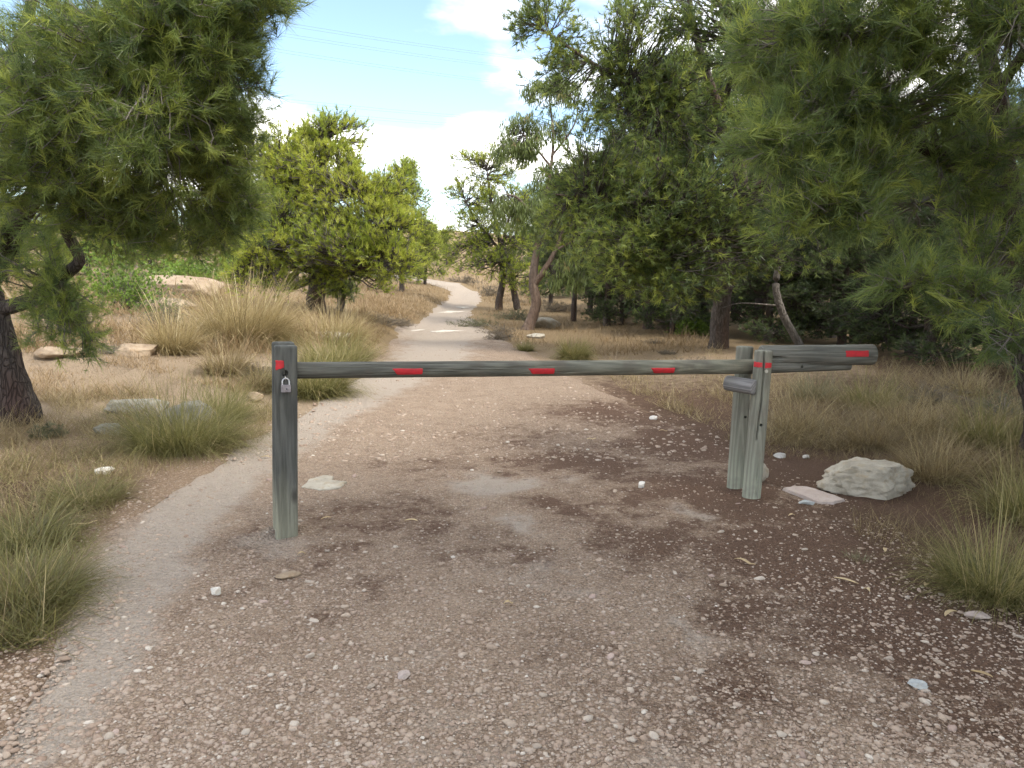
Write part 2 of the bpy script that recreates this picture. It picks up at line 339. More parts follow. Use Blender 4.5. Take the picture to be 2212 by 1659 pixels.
def pebble_mat(name, lo, hi):
    b = NB(name); v = b.coords(); oi = b.n('ShaderNodeObjectInfo')
    c = b.mix(oi.outputs['Random'], lo, hi); c = b.mix(b.math('MULTIPLY', b.maprange(b.noise(v, 2.2, 5, 0.7), 0.45, 0.7), 0.5), c, tuple(x * 0.75 for x in lo))
    return b.finish(c, 0.95, b.bump(b.noise(v, 5, 4), 0.35, 0.002), 0.1)
M['peb_a'] = pebble_mat('tan pebble', (0.26, 0.195, 0.145), (0.42, 0.345, 0.27)); M['peb_b'] = pebble_mat('pale pebble', (0.32, 0.265, 0.21), (0.47, 0.41, 0.34)); M['peb_c'] = pebble_mat('pinkish pebble', (0.30, 0.22, 0.18), (0.42, 0.33, 0.28))
b = NB('gravel'); v = b.coords()
c = b.ramp(b.attr('tint'), [(0.0, (0.15, 0.105, 0.075)), (0.25, (0.26, 0.19, 0.14)), (0.5, (0.34, 0.265, 0.20)), (0.78, (0.40, 0.33, 0.26)), (0.93, (0.48, 0.42, 0.345)), (1.0, (0.58, 0.53, 0.45))])
M['gravel'] = b.finish(b.mix(b.math('MULTIPLY', b.noise(v, 60, 4), 0.5), c, (0.30, 0.22, 0.17)), 0.95, b.bump(b.noise(v, 220, 3), 0.5, 0.003), 0.15)

def soil_mat(name, base_lo, base_hi, litter_c, pale_c, extra=None):
    b = NB(name); v = b.coords()
    wide = b.noise(v, 0.9, 5, 0.6); mid = b.noise(v, 5.5, 6, 0.65, 0.5); fine = b.noise(v, 38, 5, 0.7); vf = b.noise(v, 150, 3, 0.7)
    c = b.ramp(mid, [(0.3, base_lo), (0.68, base_hi)])
    # gravel grains of two sizes
    for scl, amt in ((58, 0.8), (140, 0.6)):
        vo = b.n('ShaderNodeTexVoronoi'); b.l(v, vo.inputs['Vector']); vo.inputs['Scale'].default_value = scl
        g = b.n('ShaderNodeSeparateColor'); b.l(vo.outputs['Color'], g.inputs[0])
        gc = b.ramp(g.outputs[0], [(0.0, tuple(x * 0.6 for x in base_lo)), (0.45, base_hi), (0.8, tuple(min(1, x * 1.4) for x in base_hi)), (1.0, (0.56, 0.50, 0.43))])
        c = b.mix(b.math('MULTIPLY', b.maprange(vo.outputs['Distance'], 0.55, 0.25), amt), c, gc)
        if scl == 58: vh = vo.outputs['Distance']
    pale = b.maprange(b.math('ADD', b.attr('pale'), b.math('MULTIPLY', b.math('SUBTRACT', mid, 0.5), 0.9)), 0.35, 0.7)
    c = b.mix(b.math('MULTIPLY', pale, 0.8), c, b.ramp(fine, [(0.3, tuple(x * 0.88 for x in pale_c)), (0.7, tuple(x * 1.06 for x in pale_c))]))
    lit = b.math('ADD', b.attr('litter'), b.math('MULTIPLY', b.math('SUBTRACT', b.math('ADD', mid, b.math('MULTIPLY', fine, 0.6)), 0.8), 1.5))
    lc = b.ramp(vf, [(0.3, tuple(x * 0.6 for x in litter_c)), (0.55, litter_c), (0.75, tuple(x * 1.8 for x in litter_c))])
    c = b.mix(b.math('MULTIPLY', b.maprange(lit, 0.31, 0.70), 0.9), c, lc)
    if extra: c = b.mix(b.maprange(b.math('ADD', b.attr('dry'), b.math('MULTIPLY', b.math('SUBTRACT', mid, 0.5), 1.2)), 0.35, 0.75), c, b.ramp(fine, [(0.3, tuple(x * 0.72 for x in extra)), (0.7, tuple(x * 1.12 for x in extra))]))
    h = b.math('ADD', b.math('ADD', b.math('MULTIPLY', mid, 1.2), fine), b.math('ADD', b.math('MULTIPLY', vf, 0.5), b.math('MULTIPLY', vh, -1.6)))
    return b.finish(c, 0.97, b.bump(h, 0.9, 0.022), 0.1)
M['path'] = soil_mat('path gravel', (0.235, 0.165, 0.115), (0.36, 0.275, 0.200), (0.125, 0.074, 0.050), (0.43, 0.37, 0.305))
M['soil'] = soil_mat('ground soil', (0.19, 0.128, 0.085), (0.31, 0.225, 0.150), (0.105, 0.063, 0.043), (0.33, 0.255, 0.172), (0.27, 0.195, 0.110))

def wood_mat(name, top, bot, z0, z1, grain=(0.5, 1.5), hue=None):
    b = NB(name); v = b.coords((1, 1, 0.07)); vz = b.coords((1, 1, 1))
    sep = b.n('ShaderNodeSeparateXYZ'); b.l(vz, sep.inputs[0])
    edge = b.math('ADD', sep.outputs[2], b.math('MULTIPLY', b.math('SUBTRACT', b.noise(v, 18, 4), 0.5), 0.5))
    c = b.mix(b.maprange(edge, z0, z1), bot, top)
    # growth rings bent round knots
    vw = b.n('ShaderNodeTexWave', wave_type='RINGS', rings_direction='X', wave_profile='SIN'); b.l(b.coords((1, 1, 0.055)), vw.inputs['Vector'])
    vw.inputs['Scale'].default_value = 16; vw.inputs['Distortion'].default_value = 9; vw.inputs['Detail'].default_value = 3; vw.inputs['Detail Scale'].default_value = 1.2
    g1 = b.noise(v, 60, 6, 0.7, 0.3); g2 = b.noise(v, 160, 3, 0.7)
    gr = b.math('ADD', b.math('MULTIPLY', g1, 0.7), b.math('MULTIPLY', vw.outputs['Fac'], 0.3))
    c = b.mix(b.maprange(gr, 0.36, 0.68), b.mix(1.0, c, (grain[0],) * 3, 'MULTIPLY'), b.mix(1.0, c, (grain[1],) * 3, 'MULTIPLY'))
    if hue: c = b.mix(b.math('MULTIPLY', b.maprange(b.noise(vz, 5, 4), 0.5, 0.68), 0.7), c, hue)
    kv = b.n('ShaderNodeTexVoronoi'); b.l(b.coords((1, 1, 0.45)), kv.inputs['Vector']); kv.inputs['Scale'].default_value = 6.5
    knot = b.maprange(kv.outputs['Distance'], 0.16, 0.05); c = b.mix(b.math('MULTIPLY', knot, 0.75), c, (0.035, 0.03, 0.026))
    c = b.mix(b.math('MULTIPLY', b.maprange(b.noise(vz, 2.2, 5, 0.7), 0.52, 0.66), 0.35), c, b.mix(1.0, c, (1.5, 1.35, 1.15), 'MULTIPLY'))
    c = b.mix(b.math('MULTIPLY', b.maprange(g2, 0.64, 0.74), 0.45), c, (0.025, 0.025, 0.022))
    h = b.math('ADD', gr, b.math('MULTIPLY', g2, 0.4))
    return b.finish(c, 0.85, b.bump(h, 0.7, 0.006), 0.2)
M['wood_dark'] = wood_mat('dark weathered post', (0.082, 0.084, 0.076), (0.225, 0.225, 0.172), 0.20, 0.52, (0.72, 1.25))
M['wood_post'] = wood_mat('green weathered post', (0.185, 0.185, 0.15), (0.255, 0.27, 0.215), 0.15, 0.5, (0.8, 1.15), (0.15, 0.135, 0.115))
M['wood_bar'] = wood_mat('weathered bar', (0.165, 0.162, 0.125), (0.105, 0.104, 0.088), 0.6, 2.6, (0.75, 1.22), (0.10, 0.085, 0.07))
M['wood_log'] = wood_mat('grey counterweight log', (0.135, 0.134, 0.115), (0.14, 0.138, 0.12), 0.2, 0.8, (0.75, 1.22), (0.15, 0.135, 0.115))
M['wood_stop'] = wood_mat('silvery stop log', (0.19, 0.185, 0.185), (0.17, 0.168, 0.165), 0.0, 0.2, (0.7, 1.25))
b = NB('red paint'); v = b.coords()
M['red'] = b.finish(b.mix(b.math('MULTIPLY', b.maprange(b.noise(b.coords((1, 1, 0.2)), 55, 6, 0.75), 0.60, 0.66), 0.8), b.mix(b.maprange(b.noise(v, 30, 4), 0.4, 0.7), (0.50, 0.020, 0.030), (0.36, 0.022, 0.026)), (0.13, 0.105, 0.085)), 0.6, b.bump(b.noise(v, 120, 3), 0.3, 0.003), 0.35)
b = NB('lock steel'); v = b.coords()
M['steel'] = b.finish(b.ramp(b.noise(v, 60, 4), [(0.35, (0.20, 0.18, 0.19)), (0.7, (0.32, 0.30, 0.31))]), 0.5, b.bump(b.noise(v, 200, 3), 0.2, 0.002), 0.5, 0.6)
b = NB('shackle chrome'); M['chrome'] = b.finish((0.50, 0.50, 0.51), 0.38, None, 0.5, 0.9)
b = NB('bolt metal'); M['bolt'] = b.finish((0.45, 0.43, 0.38), 0.45, None, 0.5, 0.8)
b = NB('cable'); M['cable'] = b.finish((0.10, 0.10, 0.11), 0.6)
b = NB('pine cone'); M['cone'] = b.finish(b.ramp(b.noise(b.coords(), 40), [(0.3, (0.03, 0.022, 0.018)), (0.7, (0.085, 0.058, 0.045))]), 0.9)

# ------------------------------------------------------------------ ground and path
def spaced(lo, hi, fine, grow, centre):
    a = [centre]; s = fine
    while a[-1] < hi: a.append(a[-1] + s); s = min(s * grow, 40)
    b_ = [centre]; s = fine
    while b_[-1] > lo: b_.append(b_[-1] - s); s = min(s * grow, 40)
    return np.array(b_[:0:-1] + a)
gx = spaced(-450, 450, 0.09, 1.037, 0.0); gy = spaced(-60, 900, 0.09, 1.031, 3.5)
X, Y = np.meshgrid(gx, gy, indexing='ij')
E = inpath(X, Y); inside = (Y > -6) & (Y < Y_END)
Z = hz(X, Y) - np.where(inside, 0.07 * sstep(0.10, 0.45, E), 0)
acc = Acc(); acc.add(np.stack([X, Y, Z], -1), grid_tris(len(gx), len(gy))[:, ::-1], 0.5, 0, True)
xf, yf = X.ravel(), Y.ravel()
near = sstep(11, 6, yf)
lit = np.maximum(blobs(xf, yf, LITTER), np.where(xf > 0, sstep(0.5, -0.4, inpath(xf, yf)) * sstep(16, 8, yf), sstep(0.2, -0.5, inpath(xf, yf)) * sstep(6.5, 4.5, yf)) * 0.95)
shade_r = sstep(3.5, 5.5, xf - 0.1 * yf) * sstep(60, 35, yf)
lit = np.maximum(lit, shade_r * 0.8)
pale = np.where(xf < 0, sstep(6.5, 8.0, yf) * sstep(24, 14, yf), sstep(9, 12, yf) * sstep(26, 18, yf) * 0.75) * 0.8
dry = np.clip(sstep(11, 20, yf) * 0.75 + 0.15 * sstep(5, 9, yf), 0, 1)
ground_o = acc.build('ground', M['soil'], attrs={'litter': lit, 'pale': pale, 'dry': dry}); tag(ground_o, kind='structure')
ground_o['label'] = 'sandy brown ground with needle litter under the pines'

py_ = np.concatenate([np.arange(-6, 1.5, 0.25), np.arange(1.5, 7, 0.055), np.arange(7, 16, 0.11), np.arange(16, Y_END, 0.3)])
u = np.linspace(0, 1, 76)
PYg, U = np.meshgrid(py_, u, indexing='ij')
mL = edgeL(PYg) - 0.45; mR = edgeR(PYg) + 0.45
PX = mL + (mR - mL) * U
Ep = inpath(PX, PYg) + (n2(PX, PYg, 1.3, 3, 21) - 0.5) * 0.5
PZ = hz(PX, PYg) + 0.014 + (n2(PX, PYg, 5.0, 3, 31) - 0.5) * 0.03 * sstep(0.0, 0.4, Ep) - 0.11 * sstep(0.10, -0.45, Ep)
acc = Acc(); acc.add(np.stack([PX, PYg, PZ], -1), grid_tris(len(py_), len(u))[:, ::-1], 0.5, 0, True)
xf, yf = PX.ravel(), PYg.ravel()
pz = pale_zone(xf, yf)
plit = np.maximum(blobs(xf, yf, LITTER) * (1 - 0.9 * np.clip(pz, 0, 1)), 0.4 * sstep(0.35, -0.2, inpath(xf, yf)))
path_o = acc.build('path', M['path'], attrs={'litter': plit, 'pale': pz, 'dry': np.zeros_like(xf)}); tag(path_o, kind='structure')
path_o['label'] = 'stony gravel track running under the barrier and winding uphill'
def hsurf(x, y):
    e = inpath(x, y)
    return hz(x, y) + np.where(e > 0.05, 0.014 + (n2(x, y, 5.0, 3, 31) - 0.5) * 0.03, 0.0)

# ------------------------------------------------------------------ stones
def ico(sub):
    bm = bmesh.new(); bmesh.ops.create_icosphere(bm, subdivisions=sub, radius=1.0)
    bm.verts.ensure_lookup_table()
    v = np.array([p.co[:] for p in bm.verts]); t = np.array([[q.index for q in f.verts] for f in bm.faces]); bm.free(); return v, t
ICO1, ICO2, ICO4, ICO5 = ico(1), ico(2), ico(4), ico(5)

def rock_shape(size, seed, planes=9, rough=0.10, sub=ICO4, strata=0.0, flat_top=None):
    r = np.random.default_rng(seed); v, t = sub; v = v.copy()
    v = v * (1 + 0.22 * (fbm(v * 1.4 + seed, 3, seed)[:, None] - 0.5) * 2)
    for _ in range(planes):
        nrm = unit(r.normal(size=3)); d = r.uniform(0.52, 0.86); k = v @ nrm - d
        v = v - np.maximum(k, 0)[:, None] * nrm * 0.93
    if flat_top is not None:
        k = v[:, 2] - flat_top; v[:, 2] -= np.maximum(k, 0) * 0.85
    nr = unit(v)
    v = v + nr * ((fbm(v * 4 + 9 * seed, 4, seed + 3) - 0.5) * rough * 2)[:, None] + nr * ((fbm(v * 13 + seed, 3, seed + 5) - 0.5) * rough * 0.7)[:, None]
    if strata:
        zz = v[:, 2] * 5 + 1.6 * fbm(v * 1.5 + 3, 2, seed); groove = np.abs((zz % 1) - 0.5) * 2
        v[:, :2] *= (1 - strata * sstep(0.75, 1.0, groove) * (0.3 + fbm(v * 3, 2, seed + 8)))[:, None]
    return v * np.asarray(size, float), t
def make_rock(name, label, px, py, size, mat, seed, yaw=0.0, sink=0.35, planes=9, rough=0.10, strata=0.0, flat_top=None, tilt=0.0, cat='rock', group=None, sub=None):
    g = G(px, py); v, t = rock_shape(size, seed, planes, rough, sub or ICO4, strata, flat_top)
    a = Acc(); a.add(v, t, 0.5, 0, True); o = a.build(name, M[mat]); o.rotation_euler = (tilt, 0, yaw)
    o.location = (g[0], g[1], hsurf(g[0], g[1]) + size[2] * (1 - 2 * sink)); return tag(o, label, cat, group)

make_rock('boulder', 'big pale angular boulder with cracked side beside the barrier support', 1874, 1062, (0.40, 0.28, 0.18), 'rock', 65, 0.05, 0.27, 8, 0.15, 0.12, 0.66, sub=ICO5)
def make_slab(name, label, outline, mat, thick, seed, tilt=0.0, cat='rock'):
    r = np.random.default_rng(seed); g = ground(np.array([q[0] for q in outline], float), np.array([q[1] for q in outline], float)); c = g.mean(0)
    ring = np.vstack([g, g[:1]]); pts = np.concatenate([ring[i] + (ring[i + 1] - ring[i]) * np.linspace(0, 1, 5)[:-1, None] for i in range(len(g))]); pts[:, :2] += r.normal(0, 0.0045, (len(pts), 2))
    n = len(pts); rel = pts[:, :2] - c[:2]; V = []
    for f, z in ((1.02, -0.03), (1.0, thick * 0.45), (0.95, thick * 0.92), (0.62, thick), (0.3, thick * 1.02)):
        zz = z + (n2(rel[:, 0] * f, rel[:, 1] * f, 22, 3, seed) - 0.5) * thick * 0.5 * (z > 0); V.append(np.stack([rel[:, 0] * f, rel[:, 1] * f, zz], -1))
    V = np.concatenate(V + [np.array([[0, 0, thick]])]); T = np.vstack([grid_tris(5, n, True), [[4 * n + i, 4 * n + (i + 1) % n, 5 * n] for i in range(n)]])
    a = Acc(); a.add(V, T, 0.5, 0, True); o = a.build(name, M[mat]); o.location = (c[0], c[1], hsurf(c[0], c[1])); o.rotation_euler = (tilt, 0, 0)
    e = o.modifiers.new('edge', 'EDGE_SPLIT'); e.split_angle = math.radians(40); return tag(o, label, cat)
make_slab('flat_stone', 'thin pinkish flat slab lying in front of the boulder', [(1690, 1062), (1712, 1058), (1740, 1060), (1778, 1069), (1826, 1083), (1800, 1090), (1768, 1088), (1728, 1076)], 'rock_pink', 0.03, 12, 0.05)
make_slab('embedded_slab', 'pale cracked slab set flat in the gravel beside the locking post', [(652, 1058), (668, 1042), (700, 1034), (722, 1036), (716, 1044), (748, 1046), (736, 1058), (690, 1064)], 'rock', 0.012, 36)
make_rock('stone', 'small bluish stone against the edge of the pink slab', 1742, 1090, (0.065, 0.04, 0.026), 'rock_blue', 13, 0.3, 0.2, 9, 0.06)
make_rock('rock', 'upright grey rock half hidden behind the front support post', 1640, 1042, (0.075, 0.06, 0.115), 'rock', 14, 0.4, 0.2, 9, 0.1)
make_rock('stone', 'white crumpled stone at the grass edge behind the support posts', 1686, 988, (0.06, 0.04, 0.028), 'rock_white', 15, 0.2, 0.2)
make_rock('stone', 'small white rounded stone between posts and boulder at the grass edge', 1740, 989, (0.036, 0.028, 0.02), 'rock_white', 16, 0.0, 0.2)
make_rock('boulder', 'long low grey boulder in dry grass behind the olive tussock', 285, 890, (0.46, 0.26, 0.15), 'rock_grey', 21, -0.18, 0.40, 16, 0.14, 0.05, 0.6)
make_rock('boulder', 'rounded grey-green boulder peeking over the arching olive tussock', 415, 916, (0.28, 0.22, 0.18), 'rock_grey', 22, 0.3, 0.34, 15, 0.14)
make_rock('rock', 'small pale rock between the leaning trunk and the olive tussock', 236, 938, (0.15, 0.10, 0.08), 'rock_grey', 23, 0.1, 0.3, 9, 0.12)
make_rock('rock', 'blocky tan rock casting a dark gap on the sandy terrace', 292, 766, (0.36, 0.30, 0.20), 'rock_tan', 24, 0.2, 0.40, 18, 0.13, 0, 0.55)
make_rock('rock', 'pale flat rock beside the leaning pine trunk on the terrace', 150, 764, (0.42, 0.26, 0.12), 'rock_tan', 25, -0.1, 0.44, 18, 0.13, 0, 0.5)
make_rock('rock', 'broken tan block at the path edge below the dry tussocks', 556, 866, (0.115, 0.09, 0.075), 'rock_tan', 26, 0.5, 0.25, 12, 0.08)
make_rock('rock', 'wide white ledge rock under the tall straw tussock', 470, 742, (0.95, 0.35, 0.10), 'rock', 27, 0.05, 0.35, 10, 0.08, 0, 0.45)
make_rock('rock', 'pale ledge rock right behind the locking post', 690, 728, (0.62, 0.35, 0.13), 'rock', 28, -0.1, 0.35, 10, 0.08, 0, 0.45)
make_rock('rock', 'low tan ledge rock beside the locking post top', 575, 800, (0.50, 0.24, 0.11), 'rock_tan', 29, 0.08, 0.35, 10, 0.08, 0, 0.45)
make_rock('boulder', 'smooth pale boulder beside the pale peeling trunk', 1180, 708, (0.46, 0.32, 0.24), 'rock', 31, -0.25, 0.15, 9, 0.06, 0, 0.6)
make_rock('rock', 'low pale rock in grass below the smooth boulder', 1160, 730, (0.30, 0.20, 0.10), 'rock', 32, 0.1, 0.3)
make_rock('rock', 'tan rock at the foot of the green shrub in shade', 1350, 700, (0.48, 0.35, 0.2), 'rock_tan', 33, 0.1, 0.3)
make_rock('outcrop', 'large white rock outcrop among distant green shrubs', 395, 640, (1.5, 0.9, 0.5), 'rock_tan', 34, 0.1, 0.3, 14, 0.12, 0.1)
make_rock('outcrop', 'small white outcrop beyond the sandy terrace by the green shrubs', 350, 668, (0.7, 0.5, 0.22), 'rock_tan', 35, 0.3, 0.3, 12, 0.12, 0.05)
make_rock('stone', 'flat tan stone on gravel before the locking post', 622, 1252, (0.062, 0.045, 0.016), 'rock_tan', 37, 0.4, 0.25)
make_rock('stone', 'bright white angular stone on the pale side track', 468, 1290, (0.030, 0.026, 0.024), 'rock_white', 38, 0.1, 0.15, 12)
make_rock('stone', 'white stone half buried in grass beside the side track', 225, 1022, (0.10, 0.06, 0.035), 'rock_white', 39, 0.0, 0.25)
make_rock('stone', 'pale stone at the foot of the near olive tussock by the litter', 2112, 1336, (0.065, 0.035, 0.022), 'rock_pink', 40, 0.1, 0.2)
make_rock('stone', 'white angular stone alone on brown litter before the barrier', 1386, 1056, (0.038, 0.026, 0.028), 'rock_white', 41, 0.6, 0.15)
make_rock('stone', 'white rounded stone on brown litter under the barrier', 1411, 908, (0.045, 0.03, 0.03), 'rock_white', 42, 0.2, 0.2)
make_rock('stone', 'greyish blue stone at the right of the front gravel', 1978, 1490, (0.038, 0.028, 0.018), 'rock_blue', 43, -0.4, 0.2)
make_rock('stone', 'pale oval stone in the middle of the front gravel', 872, 1468, (0.036, 0.026, 0.014), 'rock_pink', 44, 0.7, 0.2)
for k, ol in enumerate([[(932, 673), (948, 669), (962, 671), (985, 668), (1008, 670), (1002, 674), (975, 677), (950, 676)], [(985, 664), (1004, 662), (1014, 665), (1000, 668)], [(930, 718), (955, 714), (985, 713), (1008, 711), (1002, 715), (970, 718), (948, 720)], [(878, 714), (905, 712), (918, 713), (900, 716)]]):
    o = make_slab('bedrock', '', ol, 'rock_ledge', 0.012, 50 + k); del o['category']; o.parent = path_o
# gravel: 300 bigger stones as parts of the path, the small ones joined
def sample_px(n, xr, yr, seed, power=1.0):
    r = np.random.default_rng(seed); return ground(r.uniform(*xr, n), yr[0] + (yr[1] - yr[0]) * r.random(n) ** power)
stone_meshes = []
for k in range(8):
    v, t = rock_shape((1, 0.78, 0.55), 100 + k, 7, 0.05, ICO2); a = Acc(); a.add(v, t, 0.5, 0, True)
    for mname in ('peb_a', 'peb_b', 'peb_c', 'peb_b'):
        me = a.build('stone', M[mname]); stone_meshes.append(me.data); bpy.data.objects.remove(me)
rs = np.random.default_rng(77)
cand = sample_px(2600, (-60, 2270), (980, 1659), 78)
E_ = inpath(cand[:, 0], cand[:, 1])
pl = np.clip(pale_zone(cand[:, 0], cand[:, 1]), 0, 1)
keep = (E_ > -0.15) & (rs.random(len(cand)) < np.where(cand[:, 0] < -0.6, 0.9, 0.55) * (1 - 0.85 * pl))
cand = cand[keep][:300]
for p in cand:
    o = bpy.data.objects.new('stone', stone_meshes[rs.integers(len(stone_meshes))]); COL.objects.link(o); o.parent = path_o
    s = 0.009 + 0.019 * rs.random() ** 2.8
    o.scale = (s * rs.uniform(0.85, 1.35), s, s * rs.uniform(0.7, 1.1)); o.rotation_euler = (rs.normal() * 0.25, rs.normal() * 0.25, rs.uniform(0, 6.28))
    o.location = (p[0], p[1], hsurf(p[0], p[1]) + s * 0.05)
def scatter_gravel(acc, pts, size, seed):
    r = np.random.default_rng(seed); n = len(pts); v0, t0 = ICO1
    jit = 1 + 0.32 * (r.random((n, 12)) - 0.5) * 1.5
    v = v0[None] * jit[:, :, None] * np.stack([r.uniform(0.8, 1.35, n), r.uniform(0.75, 1.1, n), r.uniform(0.38, 0.75, n)], -1)[:, None, :]
    a = r.uniform(0, 6.283, n); c, s_ = np.cos(a)[:, None], np.sin(a)[:, None]
    w = np.stack([v[..., 0] * c - v[..., 1] * s_, v[..., 0] * s_ + v[..., 1] * c, v[..., 2]], -1) * size[:, None, None]
    w = w + np.stack([pts[:, 0], pts[:, 1], hsurf(pts[:, 0], pts[:, 1]) + size * 0.0], -1)[:, None]
    acc.add(w, (t0[None] + 12 * np.arange(n)[:, None, None]).reshape(-1, 3), np.repeat(np.clip(r.normal(0.57, 0.18, n), 0, 1), 12), 0, True)
def scatter_grit(acc, pts, size, seed):
    r = np.random.default_rng(seed); n = len(pts); v0 = np.array([[1, 0, 0], [0, 1, 0], [-1, 0, 0], [0, -1, 0], [0, 0, 0.6]], float); t0 = np.array([[0, 1, 4], [1, 2, 4], [2, 3, 4], [3, 0, 4]])
    v = v0[None] * (1 + 0.5 * (r.random((n, 5, 1)) - 0.5)); a = r.uniform(0, 6.283, n); c, s_ = np.cos(a)[:, None], np.sin(a)[:, None]
    w = np.stack([v[..., 0] * c - v[..., 1] * s_, v[..., 0] * s_ + v[..., 1] * c, v[..., 2]], -1) * size[:, None, None] + np.stack([pts[:, 0], pts[:, 1], hsurf(pts[:, 0], pts[:, 1]) + 0.001], -1)[:, None]
    acc.add(w, (t0[None] + 5 * np.arange(n)[:, None, None]).reshape(-1, 3), np.repeat(np.clip(r.normal(0.56, 0.19, n), 0, 1), 5), 0, True)
acc = Acc()
p3 = sample_px(25000, (-100, 2310), (930, 1720), 86, 0.75); p3 = p3[(inpath(p3[:, 0], p3[:, 1]) > -0.35)]; r3 = np.random.default_rng(87)
p3 = p3[r3.random(len(p3)) < 1 - 0.6 * np.clip(pale_zone(p3[:, 0], p3[:, 1]), 0, 1)]; scatter_grit(acc, p3, 0.003 + 0.007 * r3.random(len(p3)) ** 1.8, 88)
p1 = sample_px(16000, (-150, 2360), (900, 1740), 81, 0.8)
E_ = inpath(p1[:, 0], p1[:, 1]); r_ = np.random.default_rng(5)
pl = np.clip(pale_zone(p1[:, 0], p1[:, 1]), 0, 1); lt = blobs(p1[:, 0], p1[:, 1], LITTER); cl = n2(p1[:, 0], p1[:, 1], 2.2, 3, 61)
prob = (0.35 + 1.5 * (cl - 0.3)) * (1 - 0.7 * pl) * (1 - 0.25 * lt) + 0.95 * np.exp(-((p1[:, 0] - edgeL(p1[:, 1]) - 0.14) / 0.24) ** 2)
k_ = (E_ > -0.35) & (r_.random(len(p1)) < prob)
p1 = p1[k_]; scatter_gravel(acc, p1, 0.0042 + 0.0125 * r_.random(len(p1)) ** 2.6, 82)
p2 = sample_px(4500, (-60, 1750), (740, 1000), 83)
E_ = inpath(p2[:, 0], p2[:, 1]); p2 = p2[(E_ > -0.3)]
scatter_gravel(acc, p2, 0.008 + 0.02 * r_.random(len(p2)) ** 3, 84)
go = acc.build('gravel', M['gravel'], path_o); tag(go, kind='stuff')

# ------------------------------------------------------------------ grass
def blades(acc, base, length, az, tilt0, bend, width, tint, segs=4, mat=0, wob=0.0, seed=0):
    n = len(base); r = np.random.default_rng(seed)
    s = np.linspace(0, 1, segs + 1); ang = tilt0[:, None] + bend[:, None] * s[None] ** 1.4
    az = az[:, None] + wob * (r.random((n, 1)) - 0.5) * s[None]
    st = (length / segs)[:, None]
    dx = np.sin(ang) * np.cos(az) * st; dy = np.sin(ang) * np.sin(az) * st; dz = np.cos(ang) * st
    P = np.stack([np.cumsum(dx, 1) - dx[:, :1], np.cumsum(dy, 1) - dy[:, :1], np.cumsum(dz, 1) - dz[:, :1]], -1) + base[:, None]
    rnd = az[:, :1] + PI / 2 + r.normal(0, 0.7, (n, 1))
    side = np.stack([np.cos(rnd), np.sin(rnd), 0 * rnd], -1)
    w = width[:, None] * (1 - 0.75 * s[None]) * 0.5
    A = P - side * w[..., None]; B = P + side * w[..., None]
    V = np.concatenate([A[:, :-1], B[:, :-1], P[:, -1:]], 1)          # segs A, segs B, tip
    t = []
    for i in range(segs - 1): t += [[i, segs + i, segs + i + 1], [i, segs + i + 1, i + 1]]
    t.append([segs - 1, 2 * segs - 1, 2 * segs])
    t = np.array(t); k = 2 * segs + 1
    acc.add(V, (t[None] + k * np.arange(n)[:, None, None]).reshape(-1, 3), np.repeat(np.clip(tint, 0, 1), k), mat)
def tussock(name, label, px, py, R, H, n, mat, seed, droop=1.1, upright=0.35, width=0.004, stalks=0, tint=(0.5, 0.22), group='grass tussocks', skirt=True, pos=None):
    r = np.random.default_rng(seed); g = G(px, py) if pos is None else np.array(pos); a = Acc(); n = int(n * 0.85); width *= 1.08
    az = r.uniform(0, 2 * PI, n); rad = R * 0.42 * np.sqrt(r.random(n)); ca, sa = np.cos(az), np.sin(az)
    base = np.stack([g[0] + rad * ca, g[1] + rad * sa, np.full(n, g[2] - 0.02)], -1)
    L = math.hypot(H, R * 0.8) * r.uniform(0.3, 1.15, n)
    tilt = np.abs(r.normal(upright, 0.36, n)); bend = r.normal(droop, 0.6, n) * (0.35 + tilt)
    blades(a, base, L, az + r.normal(0, 0.85, n), tilt, bend, np.full(n, width) * r.uniform(0.6, 1.2, n), r.normal(*tint, n), 4, 0, 1.4, seed)
    if skirt:                                                            # dead lower leaves
        m = n // 3; az = r.uniform(0, 2 * PI, m)
        base = np.stack([g[0] + R * 0.3 * np.cos(az) * r.random(m), g[1] + R * 0.3 * np.sin(az) * r.random(m), np.full(m, g[2] + 0.0)], -1)
        blades(a, base, R * r.uniform(0.5, 1.1, m), az, r.uniform(0.8, 1.25, m), r.uniform(0.2, 0.7, m), np.full(m, width), r.normal(0.18, 0.15, m), 3, 0, 1.0, seed + 1)
    if stalks:
        az = r.uniform(0, 2 * PI, stalks); base = np.repeat(g[None], stalks, 0) + np.stack([np.cos(az), np.sin(az), 0 * az], -1) * R * 0.15
        blades(a, base, H * r.uniform(1.3, 1.9, stalks), az, r.uniform(0.05, 0.4, stalks), r.uniform(0.0, 0.5, stalks), np.full(stalks, width * 1.5), r.uniform(0.5, 1, stalks), 5, 0, 0.3, seed + 2)
    o = a.build(name, M[mat], origin=g); return tag(o, label, 'grass', group)

